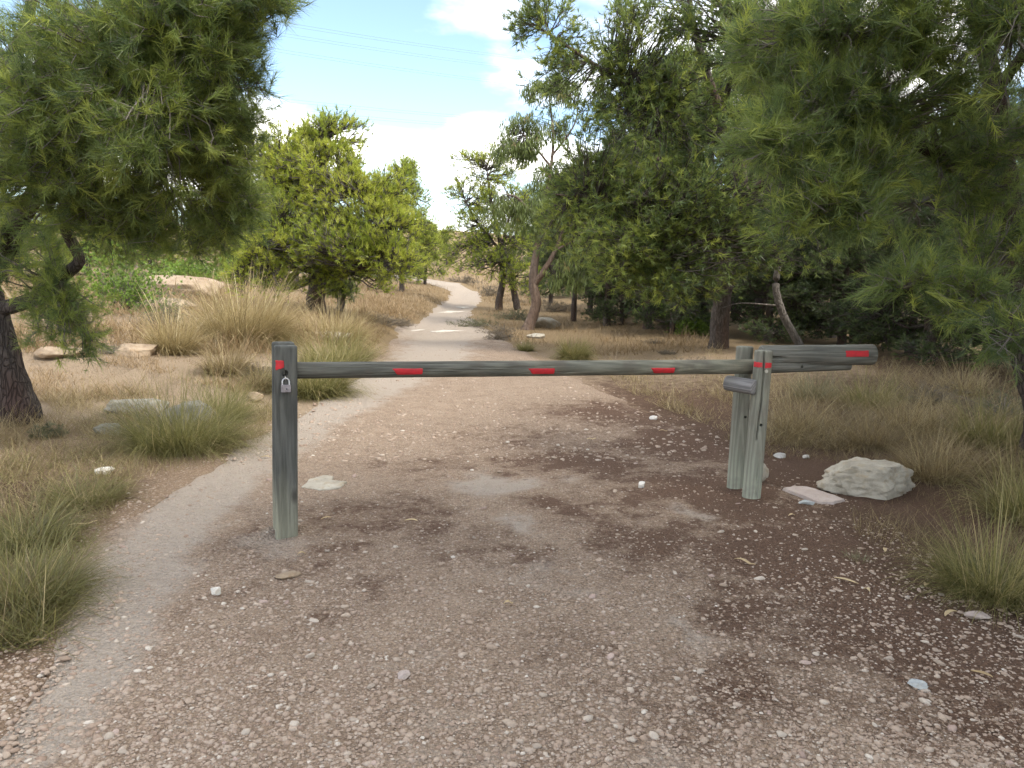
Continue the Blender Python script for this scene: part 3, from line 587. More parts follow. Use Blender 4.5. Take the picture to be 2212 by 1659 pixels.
tussock('grass_tussock', 'wide arching olive tussock beside the side track near the grey boulders', 395, 968, 0.85, 0.44, 3400, 'straw_olive', 201, 1.5, 0.75, 0.0045, 14, (0.52, 0.24))
tussock('grass_tussock', 'smaller olive tussock just behind the arching one near the track', 480, 910, 0.45, 0.48, 1300, 'straw_olive', 202, 1.2, 0.55, 0.0045, 4, (0.5, 0.2))
tussock('grass_tussock', 'tall upright straw tussock with feathery stalks on the terrace', 525, 744, 1.35, 0.85, 3200, 'straw', 203, 1.2, 0.55, 0.010, 30, (0.45, 0.25))
tussock('grass_tussock', 'straw tussock at the right foot of the tallest one', 585, 748, 0.5, 0.55, 900, 'straw', 204, 0.9, 0.4, 0.009, 8, (0.55, 0.2))
tussock('grass_tussock', 'dome of arching pale tussock behind the locking post, over the bar', 725, 802, 0.92, 0.47, 3000, 'straw_olive', 205, 1.5, 0.62, 0.008, 6, (0.72, 0.18))
tussock('grass_tussock', 'dome of arching tussock behind the locking post, under the bar', 680, 854, 0.78, 0.46, 2700, 'straw_olive', 206, 1.5, 0.62, 0.007, 2, (0.62, 0.2))
tussock('grass_tussock', 'straw tussock with long spreading stalks nearest the path bend', 722, 738, 1.15, 0.44, 2000, 'straw', 207, 1.3, 0.7, 0.009, 20, (0.55, 0.2))
tussock('grass_tussock', 'straw tussock with grey dead base by the tan block rock', 375, 762, 0.62, 0.62, 1400, 'straw', 208, 1.1, 0.5, 0.009, 10, (0.42, 0.22))
tussock('grass_tussock', 'ragged straw tussock left of the locking post top', 490, 808, 0.55, 0.36, 1100, 'straw_brown', 209, 1.2, 0.6, 0.008, 6, (0.7, 0.2))
tussock('grass_tussock', 'ragged grey straw tussock touching the locking post', 560, 838, 0.45, 0.30, 900, 'straw_brown', 210, 1.3, 0.7, 0.007, 4, (0.6, 0.25))
tussock('grass_tussock', 'round dome tussock alone on pale ground right of the path', 1240, 776, 0.46, 0.42, 2200, 'straw_olive', 211, 1.5, 0.55, 0.008, 0, (0.68, 0.2))
tussock('grass_tussock', 'small tussock on the path edge beside the round dome tussock', 1135, 758, 0.30, 0.22, 600, 'straw_olive', 212, 1.2, 0.5, 0.008, 0, (0.65, 0.2))
tussock('grass_tussock', 'big olive tussock in the near right corner by dry leaves', 2150, 1285, 0.48, 0.36, 2600, 'straw_olive', 213, 1.5, 0.7, 0.0032, 26, (0.62, 0.26))
tussock('grass_tussock', 'olive tussock at the frame edge behind the near corner tussock', 2230, 1120, 0.6, 0.40, 1700, 'straw_olive', 214, 1.3, 0.6, 0.0036, 14, (0.68, 0.24))
tussock('grass_tussock', 'thick green tussock at the left frame edge beside the side track', 50, 1300, 0.46, 0.27, 2600, 'straw_olive', 215, 1.5, 0.85, 0.0032, 10, (0.42, 0.25))
tussock('grass_tussock', 'low brown-green tussock above the thick green one at the frame edge', 60, 1170, 0.46, 0.22, 1700, 'straw_olive', 216, 1.5, 0.95, 0.0034, 6, (0.42, 0.25))
tussock('grass_tussock', 'low soft tussock on the side track edge among brown grass', 185, 1085, 0.42, 0.18, 1300, 'straw_olive', 217, 1.5, 0.95, 0.0034, 3, (0.45, 0.25))
tussock('grass_tussock', 'thin olive tussock growing behind the right end of the big boulder', 2010, 1030, 0.5, 0.30, 1300, 'straw_brown', 218, 1.3, 0.7, 0.0038, 14, (0.62, 0.25))
tussock('grass_tussock', 'dry tussock left of the boulder at the dark grass edge', 1880, 965, 0.42, 0.30, 900, 'straw_brown', 219, 1.2, 0.6, 0.005, 8, (0.5, 0.25))
tussock('grass_tussock', 'shaggy straw tussock behind the front support post', 1720, 940, 0.45, 0.36, 800, 'straw_brown', 221, 1.2, 0.6, 0.0045, 8, (0.8, 0.25))
tussock('grass_tussock', 'olive shaggy tussock under the counterweight end', 1880, 880, 0.6, 0.42, 900, 'straw_olive', 222, 1.2, 0.6, 0.0045, 8, (0.6, 0.25))
tussock('grass_tussock', 'straw tussock in the shaded grass above the big boulder', 1960, 930, 0.5, 0.38, 900, 'straw_brown', 223, 1.2, 0.6, 0.0045, 8, (0.85, 0.25))
tussock('grass_tussock', 'tall olive tussock at the right frame edge in the shaded grass', 2140, 960, 0.6, 0.5, 1000, 'straw_olive', 224, 1.2, 0.6, 0.0045, 8, (0.55, 0.25))
tussock('grass_tussock', 'tawny tussock at the back of the shaded grass', 2080, 850, 0.6, 0.4, 700, 'straw_brown', 225, 1.2, 0.6, 0.0045, 8, (0.9, 0.25))
tussock('grass_tussock', 'grey-olive tussock under the middle of the tail bar', 1760, 860, 0.5, 0.34, 700, 'shrub_sage', 226, 1.2, 0.6, 0.0045, 8, (0.7, 0.25))
tussock('grass_tussock', 'tiny grey-green sprig growing alone in the brown litter', 1850, 1215, 0.11, 0.07, 260, 'shrub_sage', 220, 0.6, 0.6, 0.003, 0, (0.7, 0.2), skirt=False)

def inpoly(px, py, poly):
    c = np.zeros(len(px), bool); n = len(poly)
    for i in range(n):
        (x1, y1), (x2, y2) = poly[i], poly[(i + 1) % n]
        cond = ((y1 > py) != (y2 > py)) & (px < (x2 - x1) * (py - y1) / (y2 - y1 + 1e-9) + x1); c ^= cond
    return c
def field(acc, poly, n, H, width, seed, tint=(0.5, 0.25), tilt=0.35, clump=0.55, mat=0, off_path=0.0, segs=3, cs=1.6):
    r = np.random.default_rng(seed); P_ = np.array(poly, float)
    px = r.uniform(P_[:, 0].min(), P_[:, 0].max(), n * 2); py = r.uniform(P_[:, 1].min(), P_[:, 1].max(), n * 2)
    k = inpoly(px, py, poly); g = ground(px[k][:n], py[k][:n])
    cl = n2(g[:, 0], g[:, 1], cs, 3, seed % 50)
    g = g[(r.random(len(g)) < (1 - clump) + clump * sstep(0.38, 0.62, cl)) & (inpath(g[:, 0], g[:, 1]) < off_path)]
    m = len(g); cl = n2(g[:, 0], g[:, 1], cs, 3, seed % 50)
    blades(acc, g - [0, 0, 0.01], H * r.uniform(0.3, 1.2, m) * (0.25 + 3.0 * cl ** 2.2), r.uniform(0, 6.283, m), np.abs(r.normal(tilt, 0.3, m)), r.normal(0.7, 0.4, m), width * r.uniform(0.7, 1.2, m), r.normal(*tint, m) + (n2(g[:, 0], g[:, 1], 0.8, 2, 3) - 0.5) * 0.5, segs, mat, 0.8, seed)
acc = Acc()
field(acc, [(1650, 800), (2300, 750), (2420, 1010), (2050, 1040), (1960, 985), (1660, 965), (1630, 880)], 21000, 0.36, 0.0056, 301, (0.62, 0.26), 0.85, 0.55, cs=1.1)
field(acc, [(1650, 830), (2300, 790), (2420, 1010), (2050, 1040), (1900, 985), (1660, 960)], 5000, 0.40, 0.0036, 321, (1.0, 0.15), 0.9, 0.8, cs=2.2)
field(acc, [(1830, 1100), (2300, 1010), (2420, 1230), (2000, 1230), (1850, 1160)], 5000, 0.16, 0.003, 302, (0.5, 0.25), 0.55, 0.7, off_path=0.4)
field(acc, [(1270, 800), (1560, 755), (1660, 900), (1600, 945), (1400, 870)], 8000, 0.24, 0.0068, 303, (0.7, 0.25), 0.75, 0.6, off_path=0.1)
field(acc, [(1560, 940), (1800, 960), (1960, 1000), (1900, 1010), (1600, 985)], 1500, 0.14, 0.004, 304, (0.4, 0.25), 0.6, 0.8, off_path=0.3)
tag(acc.build('dry_grass', M['straw_brown']), 'soft brown dry grass covering the shaded bank behind the barrier support', kind='stuff')
acc = Acc()
field(acc, [(-60, 910), (150, 890), (260, 950), (290, 1050), (230, 1130), (120, 1180), (-60, 1180)], 13000, 0.22, 0.0042, 305, (0.5, 0.27), 0.8, 0.45, off_path=0.12)
field(acc, [(-200, 1150), (110, 1150), (150, 1280), (110, 1370), (-60, 1420), (-200, 1420)], 5000, 0.24, 0.0036, 306, (0.5, 0.27), 0.8, 0.45, off_path=0.12)
field(acc, [(80, 860), (570, 835), (600, 900), (480, 985), (200, 950)], 10000, 0.24, 0.005, 307, (0.7, 0.25), 0.8, 0.5, off_path=0.15)
field(acc, [(230, 940), (520, 920), (640, 880), (560, 960), (420, 1010), (280, 1040)], 5000, 0.16, 0.004, 316, (0.55, 0.25), 0.6, 0.5, off_path=0.12)
tag(acc.build('dry_grass', M['straw_brown']), 'low brown grass between the leaning pine and the side track', kind='stuff')
acc = Acc()
field(acc, [(-120, 980), (200, 960), (290, 1040), (235, 1130), (150, 1260), (120, 1390), (-120, 1440)], 9000, 0.20, 0.0038, 322, (0.55, 0.27), 0.85, 0.4, off_path=0.1)
tag(acc.build('verge_grass', M['straw_olive']), 'matted olive and straw verge along the side track', kind='stuff')
acc = Acc()
field(acc, [(200, 640), (680, 640), (700, 760), (440, 770), (200, 740)], 10000, 0.32, 0.015, 308, (0.5, 0.25), 0.45, 0.6, off_path=-0.2)
field(acc, [(0, 690), (240, 690), (260, 770), (0, 780)], 3500, 0.25, 0.012, 309, (0.45, 0.25), 0.45, 0.7)
field(acc, [(770, 612), (930, 612), (985, 640), (935, 668), (900, 692), (760, 700)], 7000, 0.26, 0.021, 310, (0.55, 0.22), 0.5, 0.4, off_path=0.0)
field(acc, [(640, 640), (800, 640), (840, 720), (800, 760), (650, 700)], 6000, 0.26, 0.014, 311, (0.5, 0.22), 0.5, 0.55, off_path=0.0)
field(acc, [(1010, 560), (1170, 560), (1170, 665), (1050, 655), (1000, 600)], 6000, 0.30, 0.03, 312, (0.5, 0.25), 0.5, 0.5, off_path=0.0)
field(acc, [(1010, 670), (1560, 660), (1560, 760), (1300, 770), (1100, 745), (1040, 710)], 8000, 0.26, 0.015, 313, (0.35, 0.25), 0.5, 0.65, off_path=-0.05)
field(acc, [(0, 600), (540, 600), (540, 650), (0, 680)], 7000, 0.4, 0.03, 314, (0.5, 0.25), 0.5, 0.5)
field(acc, [(60, 775), (620, 760), (640, 850), (60, 870)], 7000, 0.16, 0.008, 315, (0.45, 0.25), 0.6, 0.65, off_path=-0.1)
tag(acc.build('meadow_grass', M['straw_orange']), 'tawny dry meadow grass on both sides of the far track', kind='stuff')

# fallen needles on the ground
acc = Acc(); r_ = np.random.default_rng(41)
pp = sample_px(30000, (-100, 2330), (880, 1720), 42, 0.8)
lt = np.maximum(blobs(pp[:, 0], pp[:, 1], LITTER), 0.5 * sstep(0.35, -0.3, inpath(pp[:, 0], pp[:, 1]))) * (1 - 0.85 * np.clip(pale_zone(pp[:, 0], pp[:, 1]), 0, 1))
cl = n2(pp[:, 0], pp[:, 1], 4.0, 3, 71)
pp = pp[r_.random(len(pp)) < lt * (0.2 + 1.3 * sstep(0.35, 0.6, cl))]
n = len(pp); a_ = r_.uniform(0, 6.283, n); Ln = r_.uniform(0.03, 0.085, n); d_ = np.stack([np.cos(a_), np.sin(a_), r_.normal(0.02, 0.08, n)], -1); s_ = np.stack([-np.sin(a_), np.cos(a_), 0 * a_], -1) * 0.0011
p0 = np.stack([pp[:, 0], pp[:, 1], hsurf(pp[:, 0], pp[:, 1]) + 0.004], -1)
acc.add(np.stack([p0 - s_, p0 + s_, p0 + d_ * Ln[:, None]], 1), np.arange(n * 3).reshape(-1, 3), np.repeat(np.clip(r_.normal(0.5, 0.25, n), 0, 1), 3))
tag(acc.build('fallen_needles', M['litter']), 'reddish brown fallen pine needles strewn over the gravel', kind='stuff')

# ------------------------------------------------------------------ trees
def tuft_template(n, spread, seed, ln=0.09, w=0.0022, back=0.75):
    r = np.random.default_rng(seed)
    th = r.uniform(spread[0], spread[1], n); ph = r.uniform(0, 2 * PI, n); L = ln * r.uniform(0.65, 1.1, n)
    d = np.stack([np.sin(th) * np.cos(ph), np.sin(th) * np.sin(ph), np.cos(th)], -1)
    b0 = np.stack([0 * th, 0 * th, -r.random(n) * ln * back], -1)
    side = unit(np.cross(d, r.normal(size=(n, 3)))) * w * 0.5
    V = np.stack([b0 - side, b0 + side, b0 + d * L[:, None]], 1)
    return V.reshape(-1, 3), np.arange(n * 3).reshape(-1, 3)
def leaf_template(n, seed, ln=0.15, w=0.022):
    r = np.random.default_rng(seed)
    b0 = np.stack([r.normal(0, 0.06, n), r.normal(0, 0.06, n), r.uniform(-0.14, 0.06, n)], -1)
    d = unit(np.stack([r.normal(0, 0.28, n), r.normal(0, 0.28, n), -np.ones(n)], -1)); L = ln * r.uniform(0.7, 1.2, n)
    side = unit(np.cross(d, r.normal(size=(n, 3)))) * w * 0.5
    mid = b0 + d * (L * 0.45)[:, None]
    V = np.stack([b0, mid - side, b0 + d * L[:, None], mid + side], 1).reshape(-1, 3)
    q = np.arange(n)[:, None] * 4; return V, np.concatenate([q + [0, 1, 2], q + [0, 2, 3]])
def instance(acc, tmpl, P, D, S, tint, rng, mat=0):
    V, T = tmpl; n = len(P)
    if n == 0: return
    a = unit(np.cross(D, rng.normal(size=(n, 3)))); b = np.cross(D, a)
    W = P[:, None] + S[:, None, None] * (V[None, :, :1] * a[:, None] + V[None, :, 1:2] * b[:, None] + V[None, :, 2:] * D[:, None])
    acc.add(W, (T[None] + len(V) * np.arange(n)[:, None, None]).reshape(-1, 3), np.repeat(np.clip(tint, 0, 1), len(V)), mat)
def twigs3(acc, A, B, C, r0, r1, tint, mat, flat=False):
    n = len(A)
    if n == 0: return
    tan = unit(C - A); ref = np.where(np.abs(tan[:, 2:]) < 0.9, np.array([[0, 0, 1.0]]), np.array([[1.0, 0, 0]]))
    u_ = unit(np.cross(tan, ref)); w_ = np.cross(tan, u_)
    if flat:                                                  # far twigs: a bent sliver
        V = np.stack([A - u_ * r0[:, None], A + u_ * r0[:, None], B - w_ * r0[:, None], B + w_ * r0[:, None], C], 1); t = np.array([[0, 1, 3], [0, 3, 2], [2, 3, 4]])
        acc.add(V, (t[None] + 5 * np.arange(n)[:, None, None]).reshape(-1, 3), np.repeat(tint, 5), mat, False); return
    th = np.arange(3) * 2 * PI / 3; ring = u_[:, None] * np.cos(th)[None, :, None] + w_[:, None] * np.sin(th)[None, :, None]
    V = np.concatenate([A[:, None] + ring * r0[:, None, None], B[:, None] + ring * r1[:, None, None], C[:, None]], 1)
    t = np.concatenate([grid_tris(2, 3, True), [[3, 4, 6], [4, 5, 6], [5, 3, 6]]])
    acc.add(V, (t[None] + 7 * np.arange(n)[:, None, None]).reshape(-1, 3), np.repeat(tint, 7), mat, True)

def build_tree(name, label, base, trunk, limbs, lobes, seed, needle='needle', barkm='bark', n_needles=24, ln=0.09, w=0.004, spread=(0.25, 1.15), per=7, twig_r=0.004, up=0.5, kind='pine',
               tint=(0.45, 0.22), side_len=(0.10, 0.26), dead=0.0, group='pine trees', cones=0, sides=14, category='tree', branch_r=0.016, shell=0.55, flat=False, twigm='twig'):
    """trunk: [(p, r), ...]; limbs: list of the same; lobes: (centre, (rx, ry, rz), number of branchlets)"""
    r = np.random.default_rng(seed); root = empty(name, base); tag(root, label, category, group)
    inv = np.asarray(base, float); skel = []
    for k, line in enumerate([trunk] + limbs):
        c = np.array([q[0] for q in line], float); rd = np.array([q[1] for q in line], float)
        n = max(8, int(len(c) * 6)); dn = smooth_line(c, n * 6); rdn = np.interp(np.linspace(0, 1, n * 6), np.linspace(0, 1, len(rd)), rd); arc = np.concatenate([[0], np.cumsum(np.linalg.norm(np.diff(dn, axis=0), axis=1))])
        uu = np.linspace(0, arc[-1], n); pts = np.stack([np.interp(uu, arc, dn[:, q]) for q in range(3)], -1); rad = np.interp(uu, arc, rdn)
        pts[1:-1] += (r.random((n - 2, 3)) - 0.5) * rad[1:-1, None] * 0.14
        a = Acc(); tube(a, pts, rad, sides if k == 0 else max(7, sides - 4), 0.5, 0, True)
        v = a.v[0]; a.v[0] = v + unit(v - np.repeat(pts, sides if k == 0 else max(7, sides - 4), 0)) * ((fbm(v * 2.5, 2, seed) - 0.5) * 0.16 * np.repeat(rad, sides if k == 0 else max(7, sides - 4)))[:, None]
        if k == 0: trunk_o = a.build('trunk', M[barkm], root, inv)
        else: a.build('limb', M[barkm], trunk_o, inv)
        skel.append(pts[n // 3 if k == 0 else 1:])
    S = np.concatenate(skel); crown = Acc(); cA, cB, cC, cr = [], [], [], []; TP, TD, TS = [], [], []; LT = []
    for li, lobe in enumerate(lobes):
        c, rad3, nb = np.array(lobe[0], float), np.array(lobe[1], float), int(lobe[2]); bias = lobe[3] if len(lobe) > 3 else 0.0
        dirs = unit(r.normal(size=(nb, 3)) * [1, 1, 1] + [0, 0, 0.18]); rr = shell + (1 - shell) * r.random(nb) ** 0.6
        rr = rr * (1 + 0.5 * (fbm(dirs * 2.2 + li * 5.1, 2, seed) - 0.5)) ; T = c + dirs * rad3 * rr[:, None]
        inner = c + (T - c) * 0.35 - np.array([0, 0, 0.15]) * rad3
        d2 = ((S[None] - inner[:, None]) ** 2).sum(-1); si = d2.argmin(1); st = S[si]
        for k in range(nb):
            A, B = st[k], T[k]; dist = np.linalg.norm(B - A)
            mid = (A + B) / 2 + np.array([0, 0, r.uniform(-0.12, 0.16)]) * dist + r.normal(0, 0.06, 3) * dist
            u_ = np.linspace(0, 1, 6)[:, None]; P = (1 - u_) ** 2 * A + 2 * u_ * (1 - u_) * mid + u_ ** 2 * B
            P[1:-1] += r.normal(0, 0.025, (4, 3)) * dist
            tube(crown, P, np.linspace(min(branch_r * (0.5 + dist * 0.5), branch_r * 2), twig_r, 6), 3 if flat else 4, r.uniform(0.1, 0.8), 1)
            m = max(2, int(per * r.uniform(0.6, 1.4)))
            s_ = 1 - (r.random(m) ** 1.3) * min(0.75, 1.3 * float(np.mean(rad3)) / max(dist, 0.3)); s_[0] = 1.0
            i = np.clip((s_ * 5).astype(int), 0, 4); f = (s_ * 5 - i)[:, None]; Q = P[i] * (1 - f) + P[i + 1] * f
            tn = unit(P[i + 1] - P[i]); rv = unit(r.normal(size=(m, 3)))
            out = unit(Q - c)
            D = unit(tn * 0.55 + rv * 0.75 + out * 0.35 + np.array([0, 0, up]) * r.uniform(0.2, 1.0, (m, 1)))
            L = r.uniform(*side_len, m); L[0] *= 0.4; E2 = Q + D * L[:, None]; Mi = (Q + E2) / 2 + r.normal(0, 0.18, (m, 3)) * L[:, None]
            cA.append(Q); cB.append(Mi); cC.append(E2); TP.append(E2); TD.append(unit(E2 - Mi + np.array([0, 0, up * 0.25]) * L[:, None])); TS.append(r.uniform(0.6, 1.35, m))
            LT.append(np.full(m, r.normal(0, 0.14) + bias))
    A, B, C, P, D, Sx, Lt = (np.concatenate(q) for q in (cA, cB, cC, TP, TD, TS, LT)); n = len(P)
    twigs3(crown, A, B, C, np.full(n, twig_r), np.full(n, twig_r * 0.6), r.uniform(0, 1, n), 1, flat)
    bare = r.random(n) < dead; tt = r.normal(tint[0], tint[1], n) + Lt
    for q in range(6):
        sel = np.nonzero((np.arange(n) % 6 == q) & ~bare)[0]
        tm = tuft_template(n_needles, (spread[0], spread[1] * (0.7 + 0.12 * q)), seed * 10 + q, ln, w, 0.75 if flat else 1.5) if kind == 'pine' else leaf_template(n_needles, seed * 10 + q, ln, w)
        DD = D[sel] if kind == 'pine' else np.repeat(np.array([[0, 0, 1.0]]), len(sel), 0)
        instance(crown, tm, P[sel], DD, Sx[sel], tt[sel], r, 0)
    crown_o = crown.build('crown', [M[needle], M['twig_far' if flat else twigm]], root, inv)
    for k in range(cones):
        q = r.integers(len(P)); cv, ct = ICO2; a = Acc(); a.add(cv * [0.022, 0.022, 0.042] * (1 + 0.15 * np.sin(cv[:, 2:] * 14)), ct, 0.5, 0, True)
        o = a.build('pine_cone', M['cone'], crown_o); o.location = tuple(P[q] - inv + [0, 0, -0.04])
    return root
def PXR(px, py, Yd, rx, rz, ry=None):
    s = Yd / F_PX * math.cos(PITCH); return AT(px, py, Yd), (rx * s, (ry if ry is not None else (rx + rz) / 2) * s, rz * s)
def lobes_px(spec, Y0=0.0):
    out = []
    for q in spec:
        px, py, Yd, rx, rz, nb = q[:6]; c, rad = PXR(px, py, Yd + Y0, rx, rz); out.append((c, rad, nb) + tuple(q[6:7]))
    return out
def line_px(spec): return [(AT(px, py, Yd), r) for px, py, Yd, r in spec]

# near pine on the left
g = G(38, 912); Yb = g[1]
trunk = [(g + [0, 0, -0.1], 0.23), (AT(36, 880, Yb), 0.19)] + line_px([(18, 790, Yb, 0.125), (-4, 690, Yb, 0.105), (-30, 600, Yb, 0.10), (-50, 480, Yb - .1, 0.095), (-40, 330, Yb - .3, 0.08), (10, 180, Yb - .5, 0.06), (60, 40, Yb - .6, 0.045), (90, -120, Yb - .7, 0.02)])
limbs = [line_px([(-2, 668, Yb, 0.075), (45, 655, Yb - .1, 0.068), (90, 637, Yb - .2, 0.062), (128, 602, Yb - .3, 0.058), (172, 562, Yb - .4, 0.05), (143, 500, Yb - .5, 0.046), (140, 430, Yb - .7, 0.04), (190, 330, Yb - 1.0, 0.032), (260, 230, Yb - 1.3, 0.02)]),
         line_px([(-20, 600, Yb, 0.10), (18, 520, Yb - .2, 0.10), (48, 460, Yb - .4, 0.085), (110, 380, Yb - .8, 0.06), (200, 320, Yb - 1.0, 0.05), (320, 270, Yb - 1.2, 0.038), (450, 200, Yb - 1.3, 0.02)]),
         line_px([(-30, 420, Yb, 0.06), (80, 280, Yb - .8, 0.05), (230, 160, Yb - 1.5, 0.035), (400, 80, Yb - 1.7, 0.025), (540, 20, Yb - 1.7, 0.012)]),
         line_px([(140, 470, Yb - .6, 0.04), (260, 440, Yb - .7, 0.034), (380, 420, Yb - .6, 0.026), (480, 420, Yb - .4, 0.015)])]
lob = lobes_px([(40, 170, 6.4, 190, 170, 120), (230, 110, 5.4, 170, 130, 130), (410, 90, 5.3, 140, 105, 110), (500, 190, 5.6, 60, 90, 45), (490, 310, 5.8, 70, 90, 60), (340, 270, 5.3, 150, 120, 130), (150, 330, 5.8, 150, 100, 90), (400, 400, 6.0, 125, 80, 85),
                (500, 440, 6.2, 55, 60, 36), (230, 450, 6.2, 140, 60, 70), (565, 15, 5.4, 42, 26, 16), (470, -40, 5.2, 120, 80, 60), (130, 680, 6.9, 80, 60, 36), (160, 740, 6.8, 60, 28, 14), (60, 560, 7.0, 90, 70, 30), (400, 520, 6.4, 110, 30, 34), (270, 520, 6.6, 90, 40, 26), (90, 430, 6.2, 120, 80, 50), (30, 340, 6.0, 120, 90, 50), (110, 250, 5.4, 110, 90, 50)])
build_tree('pine_tree', 'leaning near pine whose kinked branch and crown fill the upper left', g, trunk, limbs, lob, 401, 'needle', 'bark_dark', 38, 0.112, 0.0042, (0.2, 1.05), 7, 0.0032, 0.45, cones=3, dead=0.08, tint=(0.58, 0.24), sides=22)

# near pine on the right
g = np.array([AT(2260, 900, 6.4)[0], 6.4, 0.0]); g[2] = hz(g[0], g[1])
trunk = [(g + [0, 0, -0.1], 0.2), (g + [0, 0, 0.35], 0.16)] + line_px([(2215, 740, 6.4, 0.12), (2195, 590, 6.4, 0.10), (2182, 450, 6.4, 0.092), (2158, 300, 6.4, 0.085), (2140, 160, 6.3, 0.075), (2110, 30, 6.2, 0.06), (2060, -120, 6.0, 0.04)])
limbs = [line_px([(2212, 745, 6.4, 0.06), (2150, 715, 6.2, 0.045), (2090, 660, 6.0, 0.035), (2058, 605, 5.9, 0.025)]),
         line_px([(2185, 480, 6.4, 0.07), (2090, 380, 6.0, 0.055), (1960, 300, 5.6, 0.045), (1820, 270, 5.3, 0.032), (1700, 300, 5.1, 0.018)]),
         line_px([(2160, 310, 6.4, 0.07), (2060, 200, 5.8, 0.05), (1930, 120, 5.4, 0.04), (1780, 70, 5.3, 0.022)]),
         line_px([(2195, 620, 6.3, 0.04), (2120, 610, 5.6, 0.03), (2020, 600, 5.2, 0.02), (1960, 620, 5.0, 0.01)]),
         line_px([(2150, 200, 6.3, 0.05), (2230, 80, 5.2, 0.03), (2200, 0, 4.6, 0.015)]),
         line_px([(1960, 300, 5.6, 0.03), (1900, 380, 5.3, 0.022), (1830, 440, 5.1, 0.012)]),
         line_px([(2205, 700, 6.4, 0.04), (2200, 715, 5.4, 0.03), (2190, 720, 4.6, 0.012)]), line_px([(2185, 470, 6.4, 0.04), (2080, 440, 6.7, 0.03), (1980, 440, 6.6, 0.012)]), line_px([(2120, 612, 5.6, 0.025), (2110, 630, 5.2, 0.012)])]
lob = lobes_px([(1700, 90, 5.6, 120, 100, 64), (1850, 60, 5.2, 140, 90, 68), (2040, 50, 5.0, 140, 90, 60), (1940, 190, 5.2, 150, 90, 76), (1780, 230, 5.3, 130, 90, 68), (1680, 320, 5.1, 85, 60, 33), (1750, 400, 5.0, 75, 60, 30), (1850, 350, 5.2, 100, 70, 44),
                (2010, 320, 5.8, 120, 80, 40), (2190, 130, 4.6, 90, 110, 28), (2100, 630, 5.2, 110, 50, 28), (1960, 610, 5.0, 60, 50, 17), (2190, 720, 4.5, 60, 50, 12), (1830, 450, 5.0, 50, 36, 12), (1700, 470, 5.1, 40, 26, 8), (2140, 500, 5.6, 90, 80, 28), (2080, 400, 5.6, 80, 60, 20), (2190, 330, 5.4, 60, 80, 19), (2150, 420, 7.2, 110, 110, 32), (1980, 440, 6.6, 110, 60, 27)])
build_tree('pine_tree', 'near pine at the right frame edge with thick trunk and hanging tufts', g, trunk, limbs, lob, 402, 'needle', 'bark_dark', 38, 0.112, 0.0042, (0.2, 1.1), 8, 0.0032, 0.25, cones=2, dead=0.2, tint=(0.52, 0.26), sides=20)

# large pine behind the barrier support
g = G(1555, 752); Yb = g[1]
trunk = [(g + [0, 0, -0.15], 0.26), (AT(1553, 735, Yb), 0.21)] + line_px([(1560, 650, Yb, 0.185), (1575, 560, Yb, 0.17), (1600, 440, Yb - .2, 0.15), (1590, 320, Yb - .4, 0.12), (1540, 200, Yb - .6, 0.09), (1500, 60, Yb - .8, 0.06), (1480, -80, Yb - .8, 0.03)])
limbs = [line_px([(1575, 570, Yb, 0.10), (1500, 500, Yb - .8, 0.085), (1400, 460, Yb - 1.4, 0.065), (1300, 430, Yb - 1.6, 0.045), (1200, 420, Yb - 1.6, 0.02)]),
         line_px([(1590, 330, Yb - .4, 0.09), (1480, 270, Yb - 1.2, 0.07), (1370, 200, Yb - 1.6, 0.055), (1270, 130, Yb - 1.8, 0.035), (1150, 50, Yb - 1.8, 0.015)]),
         line_px([(1600, 430, Yb - .2, 0.09), (1700, 360, Yb - 1.0, 0.07), (1800, 300, Yb - 1.6, 0.05), (1900, 250, Yb - 1.8, 0.025)]),
         line_px([(1560, 230, Yb - .6, 0.07), (1600, 120, Yb - 1.6, 0.05), (1660, 20, Yb - 2.2, 0.03)]),
         line_px([(1590, 470, Yb, 0.08), (1640, 500, Yb + .2, 0.06), (1700, 520, Yb + .3, 0.04)]),
         line_px([(1400, 460, Yb - 1.4, 0.05), (1420, 540, Yb - 1.6, 0.035), (1430, 600, Yb - 1.7, 0.02)])]
o_ = Yb - 16
lob = lobes_px([(1190, 70, 14.4, 90, 70, 50), (1250, 190, 14.4, 100, 70, 55), (1390, 110, 14.2, 120, 100, 95), (1400, 290, 14.2, 130, 90, 100), (1290, 400, 14.6, 110, 60, 75), (1250, 500, 15.0, 100, 60, 60, 0.2), (1400, 500, 14.2, 140, 80, 115, 0.1), (1560, 160, 13.6, 140, 130, 130),
                (1590, 360, 13.8, 150, 110, 130), (1480, 610, 14.2, 110, 40, 55), (1360, 600, 14.4, 80, 45, 45, 0.15), (1560, 520, 14.0, 130, 90, 95), (1700, 520, 14.5, 130, 80, 80), (1760, 150, 13.6, 130, 140, 90), (1800, 400, 14.0, 120, 100, 70), (1500, 0, 13.8, 160, 80, 80), (1330, 540, 14.0, 90, 60, 60, .1), (1450, 420, 13.8, 120, 80, 70), (1300, 300, 14.2, 90, 70, 45)], o_)
build_tree('pine_tree', 'large pine with dark straight trunk behind the barrier support', g, trunk, limbs, lob, 403, 'needle', 'bark', 14, 0.135, 0.0135, (0.2, 1.1), 10, 0.005, 0.35, cones=8, dead=0.05, tint=(0.58, 0.24), side_len=(0.12, 0.34), flat=True)

